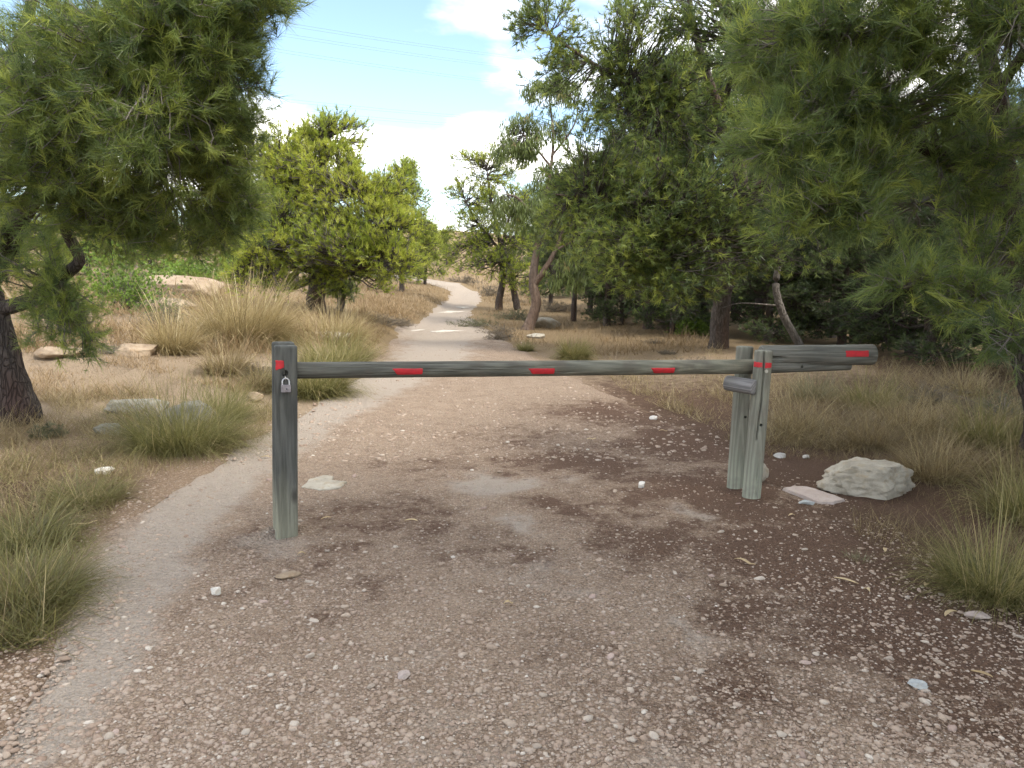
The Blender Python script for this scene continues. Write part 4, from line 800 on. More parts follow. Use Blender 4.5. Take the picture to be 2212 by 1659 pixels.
# thin grey curved pine beside it
g = G(1730, 752); Yb = g[1]
trunk = [(g, 0.10)] + line_px([(1722, 735, Yb, 0.085), (1692, 680, Yb, 0.08), (1676, 620, Yb, 0.075), (1682, 550, Yb, 0.065), (1655, 480, Yb, 0.05), (1640, 400, Yb, 0.03)])
build_tree('pine_tree', 'thin grey curving young pine trunk just behind the support posts', g, trunk, [line_px([(1680, 660, Yb, 0.02), (1600, 655, Yb - .4, 0.014), (1560, 665, Yb - .6, 0.008)])], lobes_px([(1650, 430, Yb, 60, 60, 30), (1720, 470, Yb, 60, 50, 24)]), 404, 'needle', 'bark_grey', 16, 0.11, 0.009, dead=0.3)

PROTO = {}
def copy_parts(src, parent, needle=None):
    for ch in src.children:
        c = ch.copy(); COL.objects.link(c); c.parent = parent
        if needle and c.name.startswith('crown'): c.material_slots[0].link = 'OBJECT'; c.material_slots[0].material = M[needle]
        copy_parts(ch, c)
PH, PW = 6.0, 2.3
def pine_proto(k, low):
    """one pine of height PH and half width PW at the origin; its copies share the mesh data"""
    if k in PROTO: return PROTO[k]
    r = np.random.default_rng(900 + k); g = np.zeros(3); nl = 11; tr = PH * 0.026
    trunk = [(g + [0, 0, -0.2], tr * 1.3), (g + [0, 0, 0.2], tr), (g + [r.normal() * .1, 0, PH * .3], tr * .8), (g + [r.normal() * .15, r.normal() * .15, PH * .6], tr * .5), (g + [0, 0, PH * .93], tr * .15)]
    lob, limbs = [], []
    for i in range(nl):
        f = (i + 0.5) / nl; z = PH * (low + (0.92 - low) * f); a = i * 2.4 + r.uniform(0, 1); rad = PW * (0.66 * (1 - 0.75 * f ** 1.5)) * r.uniform(0.75, 1.1)
        c = np.array([rad * math.cos(a), rad * math.sin(a), z]); q = PW * r.uniform(0.42, 0.60) * (1 - 0.35 * f)
        lob.append((c, (q, q, q * r.uniform(0.55, 0.8)), 42, r.normal(0, 0.1)))
        limbs.append([(np.array([0, 0, z * 0.82]), tr * .45), (np.array([0, 0, z * 0.82]) * .5 + c * .5 + [0, 0, -0.04 * PH], tr * .32), (c, tr * .12)])
    PROTO[k] = build_tree('pine_tree', 'x', g, trunk, limbs, lob, 900 + k, 'needle', 'bark', 10, 0.16, 0.021, (0.15, 1.0), 11, 0.008, 0.6, tint=(0.45, 0.22), side_len=(0.12, 0.42), sides=10, branch_r=0.025, dead=0.03, flat=True)
    return PROTO[k]
_n = [0]
def auto_pine(label, px, py, top_py, half_w, needle='needle', depth=None, proto=None, trunk_r=None, group='pine trees', lift=0.0):
    k = _n[0] % 3 if proto is None else proto; _n[0] += 1
    src = pine_proto(k, (0.30, 0.10, 0.18, 0.04)[k])
    g = G(px, py) if depth is None else np.array([AT(px, py, depth)[0], depth, 0.0]); g[2] = hz(g[0], g[1])
    H = AT(px, top_py, g[1])[2] - g[2]; W = half_w * g[1] / F_PX
    root = empty('pine_tree', g); root.scale = (W / PW, W / PW, H / PH); root.rotation_euler = (0, 0, _n[0] * 1.7)
    copy_parts(src, root, needle)
    return tag(root, label, 'tree', group)

# bright pine left of the path and its neighbours
g = G(682, 676); Yb = g[1]
trunk = [(g + [0, 0, -0.2], 0.34), (AT(682, 662, Yb), 0.25)] + line_px([(684, 620, Yb, 0.22), (690, 560, Yb, 0.20), (700, 480, Yb, 0.16), (700, 400, Yb, 0.11), (690, 300, Yb, 0.04)])
limbs = [line_px([(690, 570, Yb, .12), (640, 520, Yb - .5, .09), (590, 500, Yb - 1, .05), (560, 540, Yb - 1.2, .02)]), line_px([(690, 560, Yb, .12), (760, 510, Yb - .6, .09), (830, 490, Yb - 1, .05)]),
         line_px([(700, 480, Yb, .1), (640, 420, Yb, .07), (610, 360, Yb, .03)]), line_px([(700, 460, Yb, .1), (750, 400, Yb - .3, .06), (800, 440, Yb - .5, .03)]), line_px([(688, 590, Yb, .08), (770, 580, Yb - 1.2, .05), (850, 560, Yb - 1.6, .02)])]
q_ = Yb - 27
lob = lobes_px([(630, 330, 27, 70, 50, 70, .1), (725, 300, 27, 62, 45, 60), (690, 370, 26.3, 85, 55, 85, .15), (600, 400, 26.6, 65, 60, 65, .1), (740, 430, 25.8, 90, 55, 95, .25), (840, 430, 26.4, 50, 55, 48, .1), (820, 500, 25.6, 70, 50, 70, .15), (630, 480, 26, 85, 55, 75, -.15),
                (590, 545, 25.6, 80, 42, 65, .1), (720, 530, 25.4, 100, 50, 90, -.05), (840, 560, 25.2, 65, 42, 55, .0), (560, 610, 25.6, 70, 36, 45, -.1), (640, 600, 26, 70, 36, 40, -.15), (780, 605, 26.4, 60, 34, 40, -.1), (560, 330, 27.5, 35, 40, 24)], q_)
build_tree('pine_tree', 'broad sunlit yellow-green pine left of the winding track', g, trunk, limbs, lob, 410, 'needle_sunlit', 'bark', 13, 0.135, 0.0145, (0.15, 0.95), 12, 0.008, 0.75, tint=(0.66, 0.2), side_len=(0.15, 0.42), branch_r=0.03, dead=0.02, flat=True, shell=0.76)
g = G(735, 672); Yb = g[1]
build_tree('pine_tree', 'small young pine with bare grey top in front of the broad pine', g, [(g, .12)] + line_px([(737, 640, Yb, .10), (734, 600, Yb, .07), (731, 545, Yb, .02)]), [], lobes_px([(735, 605, Yb, 42, 40, 60), (755, 630, Yb, 30, 24, 26), (715, 625, Yb, 30, 24, 26)]), 411, 'needle', 'bark_grey', 10, 0.13, 0.018, dead=0.15, tint=(0.4, 0.2), group='pine trees')
auto_pine('tall darker pine with pointed tip behind the broad sunlit pine', 868, 618, 330, 85, 'needle_sunlit', 36, 2)
auto_pine('yellow-green pine overhanging the far bend of the track', 918, 612, 470, 52, 'needle_sunlit', 46, 1)
auto_pine('pine behind the broad pine with thin dark trunk', 640, 645, 300, 100, 'needle_sunlit', 34, 0)
auto_pine('yellow pine on the hillside above the far end of the track', 965, 590, 486, 34, 'needle_sunlit', 75, 1)
auto_pine('farthest small pine on the crest in the gap between the trees', 930, 570, 480, 30, 'needle_sunlit', 95, 2)
auto_pine('small pine at the far track bend under the pointed pine', 880, 610, 520, 42, 'needle_sunlit', 52, 1)
# right of the path
g = G(1078, 670); Yb = g[1]
lob = lobes_px([(1060, 370, 27, 60, 50, 55, .25), (1010, 430, 27, 48, 50, 42, .1), (1090, 440, 26.6, 62, 50, 60, .2), (1020, 500, 26.6, 55, 40, 45), (1080, 520, 26.4, 80, 42, 70, -.05), (1000, 560, 26.4, 40, 30, 30), (1060, 580, 26, 75, 28, 50, -.1), (1120, 600, 26.2, 50, 26, 30), (1000, 360, 27.2, 26, 34, 18)], Yb - 27)
build_tree('pine_tree', 'mid-distance pine with two thin trunks right of the track', g, [(g, .17)] + line_px([(1078, 650, Yb, .15), (1086, 600, Yb, .13), (1080, 520, Yb, .1), (1060, 430, Yb, .06), (1050, 350, Yb, .02)]),
           [line_px([(1118, 668, Yb + .4, .16), (1108, 620, Yb + .3, .13), (1100, 580, Yb + .2, .1), (1088, 520, Yb, .07), (1110, 440, Yb, .03)]), line_px([(1080, 540, Yb, .07), (1030, 480, Yb, .05), (1000, 420, Yb, .02)])],
           lob, 420, 'needle_sunlit', 'bark', 16, 0.13, 0.0125, (0.15, 1.0), 12, 0.008, 0.6, tint=(0.5, 0.22), side_len=(0.15, 0.4), branch_r=0.025, flat=True)
g = G(1140, 712); Yb = g[1]
trunk = [(g + [0, 0, -.1], .26), (AT(1143, 700, Yb), .17)] + line_px([(1158, 660, Yb, .15), (1152, 610, Yb, .14), (1156, 560, Yb, .11), (1172, 480, Yb, .085), (1185, 400, Yb, .06), (1195, 300, Yb, .04), (1185, 200, Yb, .015)])
limbs = [line_px([(1152, 618, Yb, .10), (1178, 580, Yb - .2, .085), (1200, 540, Yb - .3, .06), (1225, 470, Yb - .4, .03)]), line_px([(1170, 490, Yb, .05), (1120, 430, Yb - .2, .035), (1090, 420, Yb - .3, .015)]),
         line_px([(1190, 360, Yb, .04), (1140, 300, Yb, .028), (1100, 270, Yb, .012)]), line_px([(1190, 340, Yb, .035), (1240, 270, Yb, .024), (1250, 210, Yb, .01)]), line_px([(1200, 540, Yb - .3, .04), (1250, 520, Yb - .5, .025), (1280, 550, Yb - .5, .01)])]
lob = lobes_px([(1195, 190, Yb, 50, 26, 34), (1130, 290, Yb, 40, 34, 34), (1100, 330, Yb, 45, 30, 30), (1180, 270, Yb, 40, 30, 16), (1090, 450, Yb - .3, 36, 30, 26), (1195, 470, Yb - .3, 55, 40, 40), (1250, 560, Yb - .5, 50, 36, 34), (1150, 470, Yb, 40, 34, 24), (1200, 390, Yb, 50, 40, 24), (1230, 600, Yb - .5, 36, 24, 16)])
build_tree('eucalyptus_tree', 'slender tree with pale peeling forked trunk and drooping narrow leaves', g, trunk, limbs, lob, 421, 'euc', 'bark_euc', 13, 0.17, 0.026, per=6, twig_r=0.006, up=-0.3, kind='leaf', tint=(0.5, 0.2), side_len=(0.1, 0.35), group='broadleaf trees', flat=True)
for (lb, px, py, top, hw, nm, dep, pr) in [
        ('dark pine in deep shade just right of the pale peeling trunk', 1240, 664, 330, 95, 'needle_shaded', 27, 0), ('second dark pine in deep shade with thick black trunk', 1312, 666, 280, 120, 'needle_shaded', 25, 0),
        ('dark pine closing the shade beyond the large pine', 1430, 650, 200, 150, 'needle_shaded', 32, 1), ('dark pine filling the shade between curving trunk and near pine', 1850, 720, 160, 200, 'needle_shaded', 19, 2),
        ('dark low pine behind the counterweight log', 2010, 730, 330, 190, 'needle_shaded', 15, 1), ('dark pine at the far right behind the near trunk', 2290, 760, 120, 230, 'needle_shaded', 13, 1), ('distant pine behind the shade right of the large pine', 1660, 660, 150, 170, 'needle_shaded', 36, 1),
        ('distant pine seen beyond the dark low pine at the far right', 2100, 680, 180, 190, 'needle_shaded', 30, 1), ('far pine beyond the double trunk right of the track', 1150, 620, 390, 70, 'needle', 55, 2), ('far low pine closing the gap under the dark pair', 1270, 640, 440, 120, 'needle_shaded', 44, 1),
        ('far low pine between the large trunk and the curving trunk', 1590, 660, 420, 140, 'needle_shaded', 28, 1), ('far pine behind the low pine at the counterweight', 1930, 690, 250, 170, 'needle_shaded', 26, 1), ('far pine beyond the curving grey trunk', 1760, 690, 280, 150, 'needle_shaded', 24, 1), ('far green pine right of the double trunks', 1190, 640, 420, 70, 'needle', 38, 1),
        ('low dark pine between the shaded pair of trunks', 1275, 660, 450, 95, 'needle_shaded', 31, 1), ('low dark pine right of the thick black trunk', 1385, 660, 430, 105, 'needle_shaded', 29, 1), ('low dark pine behind the tall straight trunk at the bank', 1520, 680, 440, 110, 'needle_shaded', 23, 1), ('low dark pine at the back of the shaded bank', 1800, 700, 420, 130, 'needle_shaded', 21, 1),
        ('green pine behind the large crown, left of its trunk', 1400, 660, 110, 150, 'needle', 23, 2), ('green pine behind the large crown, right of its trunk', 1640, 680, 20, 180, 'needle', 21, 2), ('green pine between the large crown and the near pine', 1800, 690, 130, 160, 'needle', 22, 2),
        ('bushy pine to the ground behind the barrier tail', 1660, 700, 470, 140, 'needle_shaded', 19, 3), ('bushy pine to the ground behind the counterweight', 1820, 710, 480, 150, 'needle_shaded', 18, 3), ('bushy pine to the ground above the shaded bank', 1970, 720, 470, 170, 'needle_shaded', 16, 3), ('bushy pine to the ground beside the near trunk', 2140, 730, 450, 180, 'needle_shaded', 14, 3),
        ('bushy pine past the right frame edge behind the bank', 2330, 740, 430, 200, 'needle_shaded', 11, 3), ('bushy pine in the shade between track and large pine', 1455, 670, 490, 110, 'needle_shaded', 21, 3), ('bushy pine in the shade behind the black trunk', 1345, 660, 500, 90, 'needle_shaded', 25, 3),
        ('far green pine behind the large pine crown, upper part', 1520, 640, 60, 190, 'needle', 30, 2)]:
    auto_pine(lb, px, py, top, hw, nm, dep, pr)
for (lb, px, top, hw, dep, nm, pr) in [('bright far pine between the near crown and the broad pine', 480, 400, 95, 44, 'needle_sunlit', 1), ('bright far pine seen below the near hanging crown', 330, 430, 100, 46, 'needle_sunlit', 1), ('bright far pine behind the kinked branch', 190, 420, 110, 42, 'needle_sunlit', 1),
        ('bright far pine behind the leaning trunk at the frame edge', 40, 420, 130, 36, 'needle_sunlit', 1), ('far pine past the frame edge beyond the leaning trunk', -170, 380, 150, 32, 'needle', 1), ('hazy far pine behind the left flank of the broad pine', 560, 380, 80, 56, 'needle', 2), ('farthest bright pine below the near crown', 260, 470, 90, 62, 'needle_sunlit', 1)]:
    auto_pine(lb, px, 600, top, hw, nm, dep, pr)
for (lb, x, y, W, H, pr) in [('tall unseen pine added behind the viewpoint to shade the foreground', 4.0, -1.2, 4.0, 12.0, 0), ('spreading unseen pine added beside the viewpoint to shade the track', 6.9, 2.2, 3.8, 11.5, 0), ('unseen shade pine added past the right frame edge level with the boulder', 9.2, 6.2, 3.6, 9.5, 0), ('unseen pine added past the right frame edge to shade the bank', 12.0, 10.5, 4.0, 9.5, 0)]:  # added out of view only to shade the foreground and right bank
    src = pine_proto(pr, 0.3); root = empty('pine_tree', (x, y, hz(x, y))); root.scale = (W / PW, W / PW, H / PH); root.rotation_euler = (0, 0, x)
    copy_parts(src, root)
    tag(root, lb, 'tree', 'pine trees')
for p_ in PROTO.values():                                     # the sources themselves are not part of the place
    for ch in list(p_.children_recursive): bpy.data.objects.remove(ch)
    bpy.data.objects.remove(p_)

# ------------------------------------------------------------------ shrubs
def shrub(name, label, px, py, R, H, n, mat, seed, leafy=True, w=0.02, ln=0.06, group='shrubs', cat='shrub', tint=(0.5, 0.22)):
    r = np.random.default_rng(seed); g = G(px, py); a = Acc(); m = max(24, n // 8)
    az = r.uniform(0, 2 * PI, m); el = np.arccos(r.uniform(0.05, 1.0, m)); d = np.stack([np.sin(el) * np.cos(az) * R, np.sin(el) * np.sin(az) * R, np.cos(el) * H], -1) * r.uniform(0.6, 1.1, (m, 1))
    A = np.repeat(g[None], m, 0); C = A + d; twigs3(a, A, (A + C) / 2 + r.normal(0, 0.08, (m, 3)) * R, C, np.full(m, 0.006), np.full(m, 0.003), r.random(m), 1)
    k = r.integers(0, m, n); f = r.uniform(0.35, 1.05, (n, 1)); P = A[k] + d[k] * f + r.normal(0, 0.10, (n, 3)) * [R, R, H]; P[:, 2] = np.maximum(P[:, 2], g[2] + 0.01)
    D = unit(unit(d[k]) + r.normal(0, 0.5, (n, 3)))
    tm = tuft_template(9 if leafy else 7, (0.2, 1.2), seed, ln, w)
    instance(a, tm, P, D, r.uniform(0.7, 1.3, n), r.normal(*tint, n), r, 0)
    o = a.build(name, [M[mat], M['twig']], origin=g); return tag(o, label, cat, group)
SH = [('bright green round shrub beyond the sandy terrace', 275, 690, 1.15, 1.6, 1500, 'shrub_green', 1), ('bright green spreading shrub above the white outcrop', 420, 606, 2.4, 1.3, 1300, 'shrub_green', 1), ('grey-green loose shrub beside the bright round one', 360, 690, 0.8, 0.95, 500, 'shrub_sage', 0),
      ('green shrub far behind the white outcrop at the meadow edge', 540, 612, 1.8, 1.3, 700, 'shrub_green', 1), ('yellow-green bush in front of the shade right of the track', 1405, 690, 0.75, 0.95, 600, 'shrub_green', 1), ('green bush left of the large dark trunk', 1492, 722, 0.62, 0.85, 800, 'shrub_green', 1),
      ('grey twiggy bush between the two green bushes', 1445, 712, 0.65, 0.5, 500, 'shrub_grey', 0), ('olive low bush at the inner track bend right side', 1025, 706, 0.85, 0.32, 420, 'shrub_sage', 0), ('brown low bush between track and pale trunk', 1080, 722, 0.75, 0.34, 420, 'shrub_grey', 0),
      ('tawny low bush in front of the pale trunk foot', 1075, 735, 0.5, 0.25, 300, 'shrub_grey', 0), ('brown cushion bush left of the track bend', 830, 700, 0.75, 0.36, 420, 'shrub_grey', 0), ('small grey bush at the left track edge', 862, 703, 0.5, 0.22, 240, 'shrub_grey', 0),
      ('grey bush on the slope above the far track', 1005, 612, 1.6, 0.6, 400, 'shrub_grey', 0), ('dark grey bush right of the far track bend', 1060, 640, 1.0, 0.6, 360, 'shrub_grey', 0), ('olive grass bush under the double thin trunks', 1110, 690, 1.0, 0.4, 500, 'shrub_sage', 0),
      ('grey dead brush in shade right of the pale trunk', 1200, 672, 1.0, 0.5, 420, 'shrub_grey', 0), ('small dark bush on pale ground near the dome tussock', 1415, 742, 0.32, 0.13, 160, 'shrub_grey', 0), ('flat dark bush on pale ground behind the bar', 1440, 765, 0.3, 0.08, 140, 'shrub_grey', 0),
      ('grey dead brush on the shaded bank behind the counterweight', 2010, 870, 0.55, 0.26, 420, 'shrub_grey', 0), ('dark brush at the right frame edge on the shaded bank', 2170, 900, 0.55, 0.32, 420, 'shrub_sage', 0), ('brown brush behind the bar near the support posts', 1480, 800, 0.5, 0.26, 400, 'shrub_grey', 0),
      ('dark green cushion at the foot of the leaning trunk', 105, 945, 0.16, 0.13, 260, 'shrub_sage', 1), ('grey dead clump beside the locking post tussock', 545, 812, 0.42, 0.22, 420, 'shrub_grey', 0), ('tawny clump at the tan rock foot on the terrace', 245, 765, 0.36, 0.2, 260, 'shrub_grey', 0)]
for k, (lb, px, py, R, H, n, mt, lf) in enumerate(SH):
    dpt = G(px, py)[1]
    shrub('shrub', lb, px, py, R, H, n, mt, 500 + k, bool(lf), (0.022 if lf else 0.006) * max(0.45, dpt / 16), 0.07 * max(0.6, (dpt / 16) ** 0.5))

# ------------------------------------------------------------------ barrier
def log_mesh(L, r0, r1, seed, sides=40, rings=46, cracks=(), wob=0.02, bevel=0.008, flat=None):
    r = np.random.default_rng(seed); z = np.concatenate([[0, bevel * .4, bevel], np.linspace(bevel * 2, L - bevel * 2, rings), [L - bevel, L - bevel * .4, L]])
    inset = np.concatenate([[bevel, bevel * .25, 0], np.zeros(rings), [0, bevel * .25, bevel]])
    th = np.arange(sides) * 2 * PI / sides; rad = r0 + (r1 - r0) * z / L - inset
    ZZ, TH = np.meshgrid(z, th, indexing='ij')
    R_ = rad[:, None] * (1 + wob * 2 * (fbm(np.stack([np.cos(TH) * 1.5, np.sin(TH) * 1.5, ZZ * 2.5 + seed], -1), 3, seed) - 0.5))
    for (ang, za, zb, dep, wid) in cracks:
        da = np.abs((TH - ang - 0.10 * np.sin(ZZ * 7 + seed) + PI) % (2 * PI) - PI); f = sstep(za - 0.03, za + 0.03, ZZ) * sstep(zb + 0.03, zb - 0.03, ZZ)
        R_ = R_ - dep * f * np.clip(1 - da / wid, 0, 1) ** 0.5
    Xx, Yy = R_ * np.cos(TH), R_ * np.sin(TH)
    if flat is not None:                                        # squared section: (half width, half depth)
        hw, hd = flat; p = 11.0; m = (np.abs(np.cos(TH)) ** p + np.abs(np.sin(TH)) ** p) ** (1 / p); k = R_ / r0
        Xx, Yy = k * hw * np.cos(TH) / m, k * hd * np.sin(TH) / m
    v = np.stack([Xx, Yy, ZZ], -1).reshape(-1, 3); t = grid_tris(len(z), sides, True)
    n = len(v); v = np.vstack([v, [[0, 0, 0], [0, 0, L]]])
    caps = [[(i + 1) % sides, i, n] for i in range(sides)] + [[n - sides + i, n - sides + (i + 1) % sides, n + 1] for i in range(sides)]
    return v, np.vstack([t, caps])
def frame(p0, p1, roll=0.0):
    z = Vector(p1) - Vector(p0); L = z.length; q = z.to_track_quat('Z', 'Y'); m = q.to_matrix().to_4x4() @ Matrix.Rotation(roll, 4, 'Z'); m.translation = Vector(p0); return m, L
def place_log(name, p0, p1, r0, r1, mat, parent, seed, roll=0.0, **k):
    m, L = frame(p0, p1, roll); v, t = log_mesh(L, r0, r1, seed, **k); a = Acc(); a.add(v, t, 0.5, 0, True)
    o = a.build(name, M[mat], parent); o.matrix_parent_inverse = Matrix(); o.matrix_local = Matrix.Translation(-Vector(parent.location)) @ m
    e = o.modifiers.new('edge', 'EDGE_SPLIT'); e.split_angle = math.radians(50); return o
def drill(o, world_from, direction, radius, depth=0.06):
    """bore a real round hole through a log"""
    bm = bmesh.new(); bmesh.ops.create_cone(bm, cap_ends=True, segments=16, radius1=radius, radius2=radius, depth=depth * 2)
    me = bpy.data.meshes.new('bore'); bm.to_mesh(me); bm.free(); c = bpy.data.objects.new('bore', me); COL.objects.link(c)
    c.matrix_world = Matrix.Translation(Vector(world_from)) @ Vector(direction).to_track_quat('Z', 'Y').to_matrix().to_4x4()
    for md in list(o.modifiers): o.modifiers.remove(md)
    md = o.modifiers.new('hole', 'BOOLEAN'); md.operation = 'DIFFERENCE'; md.object = c; md.solver = 'EXACT'
    bpy.context.view_layer.update(); dg = bpy.context.evaluated_depsgraph_get()
    new = bpy.data.meshes.new_from_object(o.evaluated_get(dg)); o.modifiers.clear(); o.data = new
    bpy.data.objects.remove(c); e = o.modifiers.new('edge', 'EDGE_SPLIT'); e.split_angle = math.radians(50)
def paint_patch(name, parent, log, a0, a1, z0, z1, rfun, slant=0.0, flat=None, label=None):
    """thin coat of paint following the log's surface; angles and heights in the log's own frame"""
    na, nz = 14, 26; A_, Z_ = np.meshgrid(np.linspace(0, 1, na), np.linspace(0, 1, nz), indexing='ij'); r = np.random.default_rng(int(z0 * 1000) + 3)
    zz = z0 + (z1 - z0) * Z_ + slant * (A_ - 0.5) * (1 - Z_) + 0.006 * (fbm(np.stack([A_ * 5, Z_ * 2, 0 * A_], -1), 2, 4) - 0.5)
    aa = a0 + (a1 - a0) * A_ + (0.05 if flat is None else 0.006) * (fbm(np.stack([Z_ * 4, A_ * 2, 0 * A_ + 7], -1), 2, 5) - 0.5)
    edge = np.minimum(np.minimum(A_, 1 - A_) * na, np.minimum(Z_, 1 - Z_) * nz); lift = 0.0022 - 0.0035 * (edge < 0.5)
    if flat is None: rr = rfun(zz) + lift; v = np.stack([rr * np.cos(aa), rr * np.sin(aa), zz], -1)
    else: v = np.stack([aa, 0 * aa - flat - lift, zz], -1)
    ac = Acc(); ac.add(v, grid_tris(na, nz), 0.5, 0, True); o = ac.build(name, M['red'], parent)
    o.matrix_local = log.matrix_local.copy(); return o

gf = G(1622, 1076); gb = G(1588, 1057)
# locking post: two squared halves with the slot between them
gl = G(620, 1168); base_l = Vector((gl[0], gl[1] + 0.11, gl[2]))
post_l = empty('locking_post', base_l); tag(post_l, 'dark slotted wooden post with padlock and small red square', 'post')
top_l = AT(618.5, 747, gl[1]); H_l = top_l[2] - gl[2]
lean_l = Vector((top_l[0] - gl[0], 0, 0))
halves = []
yaw_l = math.atan2(gb[1] - gl[1] - 0.11, gb[0] - gl[0]); nrm = Vector((-math.sin(yaw_l), math.cos(yaw_l), 0)); tgx = Vector((math.cos(yaw_l), math.sin(yaw_l), 0))
base_l = Vector(gl) + nrm * 0.105; post_l.location = base_l
def stand(o, p0, p1):
    up_v = (p1 - p0).normalized(); x = (tgx - up_v * tgx.dot(up_v)).normalized(); y = up_v.cross(x)
    o.matrix_local = Matrix.Translation(-base_l) @ Matrix(((x.x, y.x, up_v.x, p0.x), (x.y, y.y, up_v.y, p0.y), (x.z, y.z, up_v.z, p0.z), (0, 0, 0, 1)))
for k, (dy, hd, hw, dh) in enumerate([(-0.070, 0.036, 0.0605, 0.0), (0.085, 0.036, 0.0605, 0.006)]):
    p0 = base_l + nrm * dy + tgx * 0.003 * k + Vector((0, 0, -0.12)); p1 = base_l + lean_l + nrm * dy + tgx * 0.004 * k + Vector((0, 0, H_l + dh))
    o = place_log('post_half', p0, p1, 0.06, 0.06, 'wood_dark', post_l, 601 + k, 0.0, flat=(hw, hd), wob=0.02, bevel=0.010, sides=120, rings=70, cracks=[(-PI / 2 - 0.42, 0.30, 1.0, 0.006, 0.09), (-PI / 2 + 0.3, 0.1, 0.5, 0.006, 0.08), (-PI / 2 + 0.12, 0.75, 1.1, 0.004, 0.07), (-PI / 2 - 0.75, 0.5, 1.2, 0.004, 0.07), (-PI / 2 + 0.7, 0.4, 0.9, 0.004, 0.07)])
    stand(o, p0, p1); halves.append(o)
p0 = base_l + nrm * 0.0075 + Vector((0, 0, -0.1)); p1 = base_l + lean_l * 0.6 + nrm * 0.0075 + Vector((0, 0, H_l * 0.6))
stand(place_log('spacer', p0, p1, 0.05, 0.05, 'wood_dark', post_l, 603, 0.0, flat=(0.052, 0.040), sides=32, rings=10), p0, p1)
front_p = base_l - nrm * (0.070 + 0.036)
def on_front(px, py, out=0.0):
    d = Vector(rays(px, py)); o0 = Vector((0, 0, EYE)); t = (front_p - nrm * out - o0).dot(nrm) / d.dot(nrm); return o0 + d * t
hole = on_front(615, 806); drill(halves[0], hole, nrm, 0.0185, 0.2)
paint_patch('red_patch', post_l, halves[0], -0.0585, -0.014, 0.12 + (H_l) * 0.885, 0.12 + H_l * 0.927, None, 0.010, flat=0.0385)
# padlock hanging from the hole
pl_o = on_front(617, 834); lock = empty('padlock', pl_o); lock.rotation_euler = (0, 0, yaw_l); tag(lock, 'grey steel padlock with bright shackle hanging on the dark post', 'padlock')
bm = bmesh.new(); bmesh.ops.create_cube(bm, size=1.0); bmesh.ops.scale(bm, vec=(0.053, 0.020, 0.042), verts=bm.verts)
bmesh.ops.bevel(bm, geom=bm.edges[:] + bm.verts[:], offset=0.0045, segments=3, affect='EDGES', profile=0.6)
me = bpy.data.meshes.new('body'); bm.to_mesh(me); bm.free(); me.materials.append(M['steel']); ob = bpy.data.objects.new('body', me); COL.objects.link(ob); ob.parent = lock; ob.location = (0, -0.012, -0.012); ob.rotation_euler = (0, 0.03, 0)
a = Acc(); th = np.linspace(0, PI, 18); pts = np.concatenate([[[0.0185, 0, 0.0], [0.0185, 0, 0.012]], np.stack([0.0185 * np.cos(th), 0 * th, 0.018 + 0.0195 * np.sin(th)], -1), [[-0.0185, 0, 0.012], [-0.0185, 0, 0.0]]])
pts[:, 1] = 0.004 * np.sin(np.linspace(0, PI, len(pts))); tube(a, pts, 0.0042, 10); o = a.build('shackle', M['chrome'], lock); o.location = (0, -0.012, 0.006)
a = Acc(); th = np.linspace(0, 2 * PI, 16); pts = np.stack([0.012 * np.cos(th), 0.020 * np.sin(th) + 0.012, 0.0 * th], -1); tube(a, pts, 0.0035, 8); o = a.build('chain_link', M['bolt'], lock); o.location = (-0.001, 0.0, 0.044); o.rotation_euler = (0, 1.45, 0)
a = Acc(); v, t = ICO2; a.add(v * [0.0045, 0.0015, 0.006], t, 0.5, 0, True); o = a.build('keyhole', M['cable'], lock); o.location = (0.003, -0.0228, -0.013)

# barrier support: two round posts, stop log, pivot bolt
gf = G(1622, 1076); gb = G(1588, 1057)
sup = empty('barrier_support', gf); tag(sup, 'pair of pale green round posts carrying the barrier arm with stop log', 'support')
tf = AT(1650, 757, gf[1]); tb = AT(1609, 748, gb[1])
m_, L_ = frame(Vector(gf) + Vector((0, 0, -0.12)), Vector(tf)); e_ = m_.inverted() @ Vector((0, 0, EYE)); a_f = math.atan2(e_.y, e_.x)
s_r = -1 if (m_.inverted() @ (Vector(gf) + Vector((0.1, 0.03, 0)))).y * math.cos(a_f) - (m_.inverted() @ (Vector(gf) + Vector((0.1, 0.03, 0)))).x * math.sin(a_f) < 0 else 1      # which way is the viewer's right hand round the post
pf = place_log('post', Vector(gf) + Vector((0, 0, -0.12)), Vector(tf), 0.064, 0.061, 'wood_post', sup, 611, 0.0, cracks=[(a_f + s_r * 0.10, 0.55, 1.25, 0.022, 0.10), (a_f + s_r * 0.45, 0.14, 0.38, 0.010, 0.07)], sides=72, rings=70)
pb = place_log('post', Vector(gb) + Vector((0, 0, -0.12)), Vector(tb), 0.062, 0.060, 'wood_post', sup, 612, 0.0, sides=64, rings=60, cracks=[(q * 1.3, 0.2 + 0.2 * (q % 3), 0.8 + 0.15 * (q % 3), 0.007, 0.12) for q in range(5)])
def at_surface(px, py, y, off): p = AT(px, py, y); return p
for (lg, px, py, yy) in ((pf, 1644, 918, gf[1] - 0.06), (pb, 1610, 901, gb[1] - 0.055)):
    p = AT(px, py, yy); drill(lg, p, (0.08, 1, 0), 0.011, 0.05)
p = Vector(AT(1655, 802, gf[1] - 0.060)); bm = bmesh.new(); bmesh.ops.create_cone(bm, cap_ends=True, segments=6, radius1=0.013, radius2=0.012, depth=0.022)
me = bpy.data.meshes.new('bolt'); bm.to_mesh(me); bm.free(); me.materials.append(M['bolt']); ob = bpy.data.objects.new('bolt', me); COL.objects.link(ob); ob.parent = sup; ob.location = p - sup.location; ob.rotation_euler = (PI / 2, 0, 0)
H_f = (Vector(tf) - Vector(gf)).length + 0.12
